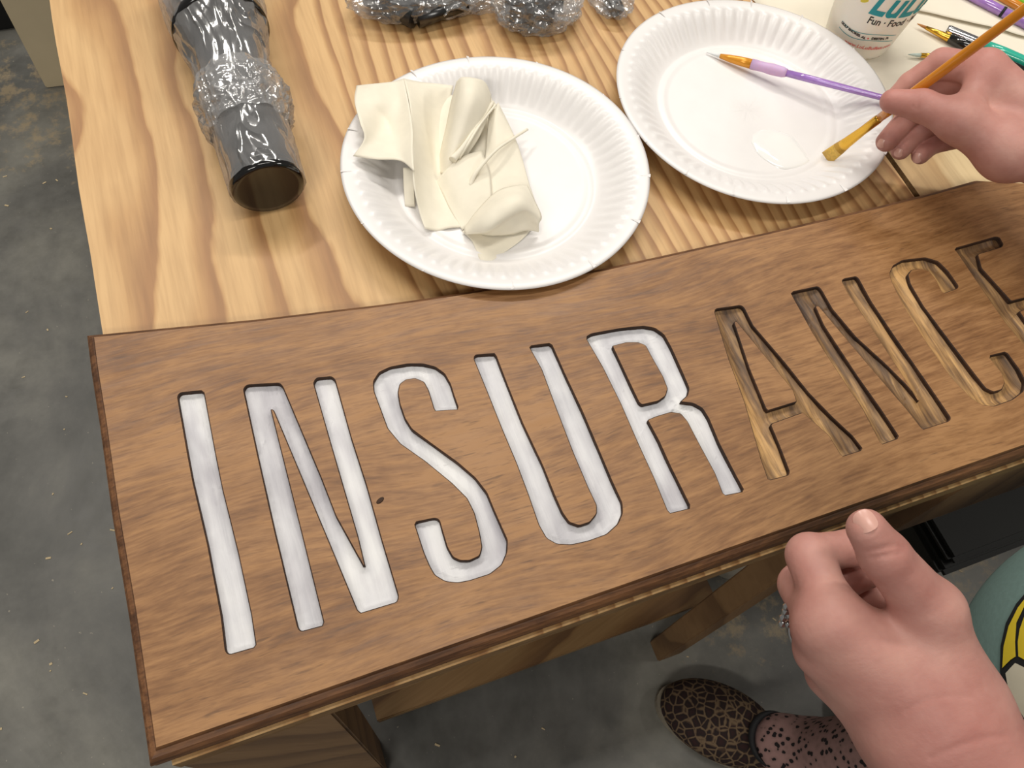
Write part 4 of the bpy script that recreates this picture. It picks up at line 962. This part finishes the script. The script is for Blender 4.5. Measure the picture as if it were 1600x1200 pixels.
def shoe(A_, par, lab=None):
    base = Vector((A_.x, A_.y, 0)); hp = base-fd*.03; tp_ = base+fd*.175; s_ = Vector((-fd.y, fd.x, 0))
    o = empty('x', base, 'x', 'x'); bpy.data.objects.remove(o, do_unlink=True)
    lo = (min(hp.x, tp_.x)-.08, min(hp.y, tp_.y)-.08, -.01); hi = (max(hp.x, tp_.x)+.08, max(hp.y, tp_.y)+.08, .13)
    def up(f):
        f.cone(hp+Vector((0, 0, .038)), hp+fd*.05+Vector((0, 0, .040)), .033, .035, .02)
        f.ell(base+fd*.110+Vector((0, 0, .024)), (fd, s_, Vector((0, 0, 1))), (.088, .051, .036), .02)
        f.cone(hp+Vector((0, 0, .06)), hp+fd*.035+Vector((0, 0, .062)), .032, .034, .02)
    def cu(f):
        g_ = np.meshgrid(*[np.arange(n)*f.h+l for n, l in zip(f.n, f.lo)], indexing='ij'); f.F = np.maximum(f.F, (.010-g_[2])).astype(np.float32)
    u = sdf_obj('shoe', up, lo, hi, .003, M['leopard'], par, 3, cu)
    if lab: u['label'] = lab
    # sole: outline offset of the footprint
    L_ = []
    for k_ in range(48):
        a = 2*PI*k_/48; x = math.cos(a); y = math.sin(a); cx = .073; rx = .128; wy = .039+.015*max(0, x*.6+.5)
        L_.append(base+fd*(cx+x*rx)+s_*(y*wy))
    bm = bmesh.new(); t = [bm.verts.new((p.x, p.y, .014)) for p in L_]; b = [bm.verts.new((p.x, p.y, .0004)) for p in L_]
    bm.faces.new(t); bm.faces.new(b[::-1])
    for i in range(48): bm.faces.new((t[i-1], t[i], b[i], b[i-1]))
    so = bm_obj('sole', bm, M['sole'], None); so.parent = u; so.matrix_parent_inverse = Matrix()
    col = []
    for k_ in range(29):
        a = PI*(-.62)+k_/28*PI*1.24; col.append(base+fd*(.045+math.cos(a)*.035)+s_*(math.sin(a)*.036)+Vector((0, 0, .066+.004*math.cos(a)-.0)))
    tb = tube('collar', col, [.005]*29, M['print_black'], None, 8); tb.parent = u; tb.matrix_parent_inverse = Matrix(); tb['label'] = 'black elastic edge'
    return u
shoe(AL, person); shoe(AR, person)

# hair and eyes
def hair_b(f):
    f.ell(HD-fc*.018+upv*.018, (fc, sd, upv), (.094, .088, .108), .02); f.cone(HD-fc*.07+upv*.02, HD-fc*.10-upv*.10, .045, .03, .03)
hr_ = sdf_obj('hair', hair_b, tuple(HD[i]-.2 for i in range(3)), tuple(HD[i]+.16 for i in range(3)), .005, M['hair'], person, 3,
              lambda f: setattr(f, 'F', np.maximum(f.F, (sum((g_-HD[i])*fc[i] for i, g_ in enumerate(np.meshgrid(*[np.arange(n)*f.h+l for n, l in zip(f.n, f.lo)], indexing='ij')))-.045)).astype(np.float32)))
for q in (-1, 1):
    bm = bmesh.new(); bmesh.ops.create_uvsphere(bm, u_segments=16, v_segments=10, radius=.0105, matrix=Matrix.Translation(HD+fc*.080+sd*.030*q+upv*.002)); ey = bm_obj('eye', bm, M['off_white'], person, smooth=True); ip = HD+fc*.0895+sd*.030*q+upv*.002; ir = tube('iris', [ip-fc*.002, ip+fc*.0012], [.0048, .0036], M['ink_black'], None, 16); ir.parent = ey; ir.matrix_parent_inverse = Matrix()

def nail(c, nrm, along, w_, l_, name='fingernail'):
    nrm = Vector(nrm).normalized(); al = Vector(along); al = (al-nrm*al.dot(nrm)).normalized(); sdv = nrm.cross(al)
    bm = bmesh.new(); n = 20; rings = 5; vs = []
    for i in range(rings+1):
        for k_ in range(n):
            a = 2*PI*k_/n; r = i/rings; x = math.copysign(abs(math.cos(a))**.7, math.cos(a))*r*l_; y = math.copysign(abs(math.sin(a))**.8, math.sin(a))*r*w_
            vs.append(bm.verts.new(Vector(c)+al*x+sdv*y-nrm*(y*y/(w_*2.0)+x*x/(l_*9))))
    for i in range(rings):
        for k_ in range(n): bm.faces.new((vs[i*n+k_], vs[i*n+(k_+1) % n], vs[(i+1)*n+(k_+1) % n], vs[(i+1)*n+k_])) if i else None
    bm.faces.new(vs[n:2*n]); bmesh.ops.delete(bm, geom=vs[:n], context='VERTS')
    o = bm_obj(name, bm, M['nail'], person, smooth=True); return o
bod_bvh = BVHTree.FromPolygons([tuple(v.co) for v in body.data.vertices], [tuple(p.vertices) for p in body.data.polygons])
def nail_px(px, py, ax_, w_, l_, tilt=(0, 0)):
    d = ray(px, py); hit, nrm, idx, dist = bod_bvh.ray_cast(CAM, d.normalized())
    if hit is None: return
    n = (-d.normalized()*.5+nrm*.5+_rt*tilt[0]+_up*tilt[1]).normalized()
    nail(hit+n*.0007, n, _rt*ax_[0]+_up*ax_[1], w_, l_)
nail_px(1352, 814, (-.5, .85), .0043, .0046)
nail_px(1377, 224, (-.6, -.8), .0032, .0032); nail_px(1404, 239, (-.4, -.9), .0032, .0032); nail_px(1433, 247, (-.35, -.9), .0034, .0040)
# ring
rp = fin[2][0]; rc = rp[0]*.45+rp[1]*.55; rd = (rp[1]-rp[0]).normalized(); _, ru, rv = frame(rd); V = []; F = []
for i in range(40):
    for j in range(8):
        a = 2*PI*i/40; b = 2*PI*j/8; r = .0108+.0011*math.cos(b); V.append(rc+(ru*math.cos(a)+rv*math.sin(a))*r+rd*.0016*math.sin(b))
for i in range(40):
    for j in range(8): F.append((i*8+j, ((i+1) % 40)*8+j, ((i+1) % 40)*8+(j+1) % 8, i*8+(j+1) % 8))
rg = mesh_obj('ring', V, F, M['chrome'], person, True); rg['label'] = 'silver ring with a stone cluster'
gc = dp(1223, 966, .381); bm = bmesh.new()
for dx_, dy_ in ((0, 0), (.0012, .0028), (-.0004, -.0028), (.0016, .0052), (.0028, .0010), (.0024, -.0030)):
    bmesh.ops.create_icosphere(bm, subdivisions=1, radius=.0020, matrix=Matrix.Translation(gc+_rt*dx_+_up*dy_))
bmg = bm_obj('stone', bm, M['chrome'], None); bmg.parent = rg; bmg.matrix_parent_inverse = Matrix()

# shirt print: shapes printed on the cloth
sh_bvh = BVHTree.FromPolygons([tuple(v.co) for v in shirt.data.vertices], [tuple(p.vertices) for p in shirt.data.polygons])
def decal(name, poly, off, mat, lab):
    bm = bmesh.new(); P3 = [Vector((x, y, 0)) for x, y in poly]; vs = [bm.verts.new(p) for p in P3]
    for t in tessellate_polygon([P3]): bm.faces.new([vs[i] for i in t])
    for _ in range(6):
        es = [e for e in bm.edges if e.calc_length() > 12]
        if not es: break
        bmesh.ops.subdivide_edges(bm, edges=es, cuts=1); bmesh.ops.triangulate(bm, faces=bm.faces[:])
    dead = []
    for v in bm.verts:
        d = ray(v.co.x, v.co.y).normalized(); hit, nrm, idx, dist = sh_bvh.ray_cast(CAM, d)
        if hit is None: dead.append(v)
        else: v.co = hit+nrm*off
    bmesh.ops.delete(bm, geom=dead, context='VERTS')
    if not bm.verts: bm.free(); return
    o = bm_obj(name, bm, mat, None, fixn=False); o.parent = shirt; o.matrix_parent_inverse = Matrix(); o['label'] = lab
decal('print', [(1610, 922), (1590, 945), (1574, 975), (1566, 1010), (1565, 1050), (1572, 1085), (1585, 1115), (1600, 1140), (1640, 1175), (1680, 1180), (1700, 920), (1650, 905)], .0012, M['print_black'], 'black outline of the shirt print')
decal('print', [(1608, 934), (1594, 952), (1580, 980), (1572, 1012), (1570, 1045), (1583, 1032), (1591, 1027), (1590, 1005), (1592, 975), (1604, 950), (1612, 940)], .0018, M['print_yellow'], 'yellow band of the shirt print')
decal('print', [(1618, 940), (1606, 960), (1597, 985), (1594, 1005), (1595, 1027), (1608, 1034), (1640, 1030), (1660, 940)], .0018, M['print_yellow'], 'second yellow band of the shirt print')
decal('print', [(1575, 1053), (1590, 1037), (1604, 1044), (1640, 1044), (1660, 1150), (1640, 1160), (1606, 1125), (1590, 1100), (1579, 1075)], .0018, M['print_cream'], 'cream field of the shirt print')

# ------------------------------------------------------------------ cup print (writing on the cup)
def ctext(txt, size, x, y, mat, label, **k): cup_print('lettering', text_bm(txt, size, x, y, **k), mat, label)
ctext("LuLu's", .036, .0300, .0505, M['ink_teal'], 'large teal script lettering', bold=.0010, shear=.35, sx=.70, rot=.06)
ctext("Fun \u00b7 Food \u00b7 Music", .0100, .0290, .0400, M['ink_black'], 'black lettering', bold=.0002, shear=.1, rot=.03, sx=.74)
ctext("GULF SHORES, AL", .0032, -.0055, .0245, M['ink_black'], 'small black lettering', bold=.0002, rot=-.10)
ctext("DESTIN, FL", .0032, .0195, .0250, M['ink_black'], 'small black lettering', bold=.0002, rot=.06)
ctext("www.LuLuBuffett.com", .0048, .014, .0132, M['ink_red'], 'red lettering', bold=.0001, shear=.2, rot=.04)
def ribbon(y0, mat):
    bm = bmesh.new(); pr_ = None
    for i in range(41):
        x = -.018+.052*i/40; y = y0-.0011*math.sin((i/40)*PI*2+.3)*1.6; a, b = bm.verts.new((x, y, 0)), bm.verts.new((x, y+.0006, 0))
        if pr_: bm.faces.new((pr_[0], a, b, pr_[1]))
        pr_ = (a, b)
    cup_print('ribbon_line', bm, mat)
ribbon(.0215, M['ink_teal']); ribbon(.0282, M['ink_teal'])
bm = bmesh.new(); c0_ = [bm.verts.new((.0092+.0009*math.cos(a*PI/4), .0247+.0009*math.sin(a*PI/4), 0)) for a in range(8)]; bm.faces.new(c0_); cup_print('ribbon_flower', bm, M['ink_red'])
for (lx, ly, rt_) in ((-.0085, .0560, .6), (-.0060, .0610, 1.2)):
    bm = bmesh.new(); q = []
    for i in range(12):
        a = 2*PI*i/12; x = math.cos(a)*.0038; y = math.sin(a)*.0014; q.append(bm.verts.new((lx+x*math.cos(rt_)-y*math.sin(rt_), ly+x*math.sin(rt_)+y*math.cos(rt_), 0)))
    bm.faces.new(q); cup_print('leaf_mark', bm, M['ink_yellow'])

# ------------------------------------------------------------------ upright, chips
upr('upright_board', 0, .30, .018, 0, 1.0, M['beige']); upr('back_batten', .10, .06, .035, 0, 1.0, M['beige'])
bm = bmesh.new()
for _ in range(150):
    if random.random() < .6: x, y = random.uniform(-.5, .0), random.uniform(-.2, 1.2)
    else: x, y = random.uniform(.1, 1.1), random.uniform(-.25, .03)
    if abs(x-.6) < .3 and y < -.01 or abs(x-.05) < .06 and y < .05: continue
    a = random.uniform(0, PI); l, w_ = random.uniform(.001, .004), random.uniform(.0006, .0015); c, s = math.cos(a), math.sin(a)
    vs = [bm.verts.new((x+u*l*c-v*w_*s, y+u*l*s+v*w_*c, z)) for z in (.0003, .0010) for u, v in ((-1, -1), (1, -1), (1, 1), (-1, 1))]
    for f in ((3, 2, 1, 0), (4, 5, 6, 7), (0, 1, 5, 4), (1, 2, 6, 5), (2, 3, 7, 6), (3, 0, 4, 7)): bm.faces.new([vs[i] for i in f])
ch_ = bm_obj('wood_chips', bm, M['chip']); ch_['kind'] = 'stuff'; tag(ch_, 'pale wood chips scattered on the concrete floor', 'wood chips')
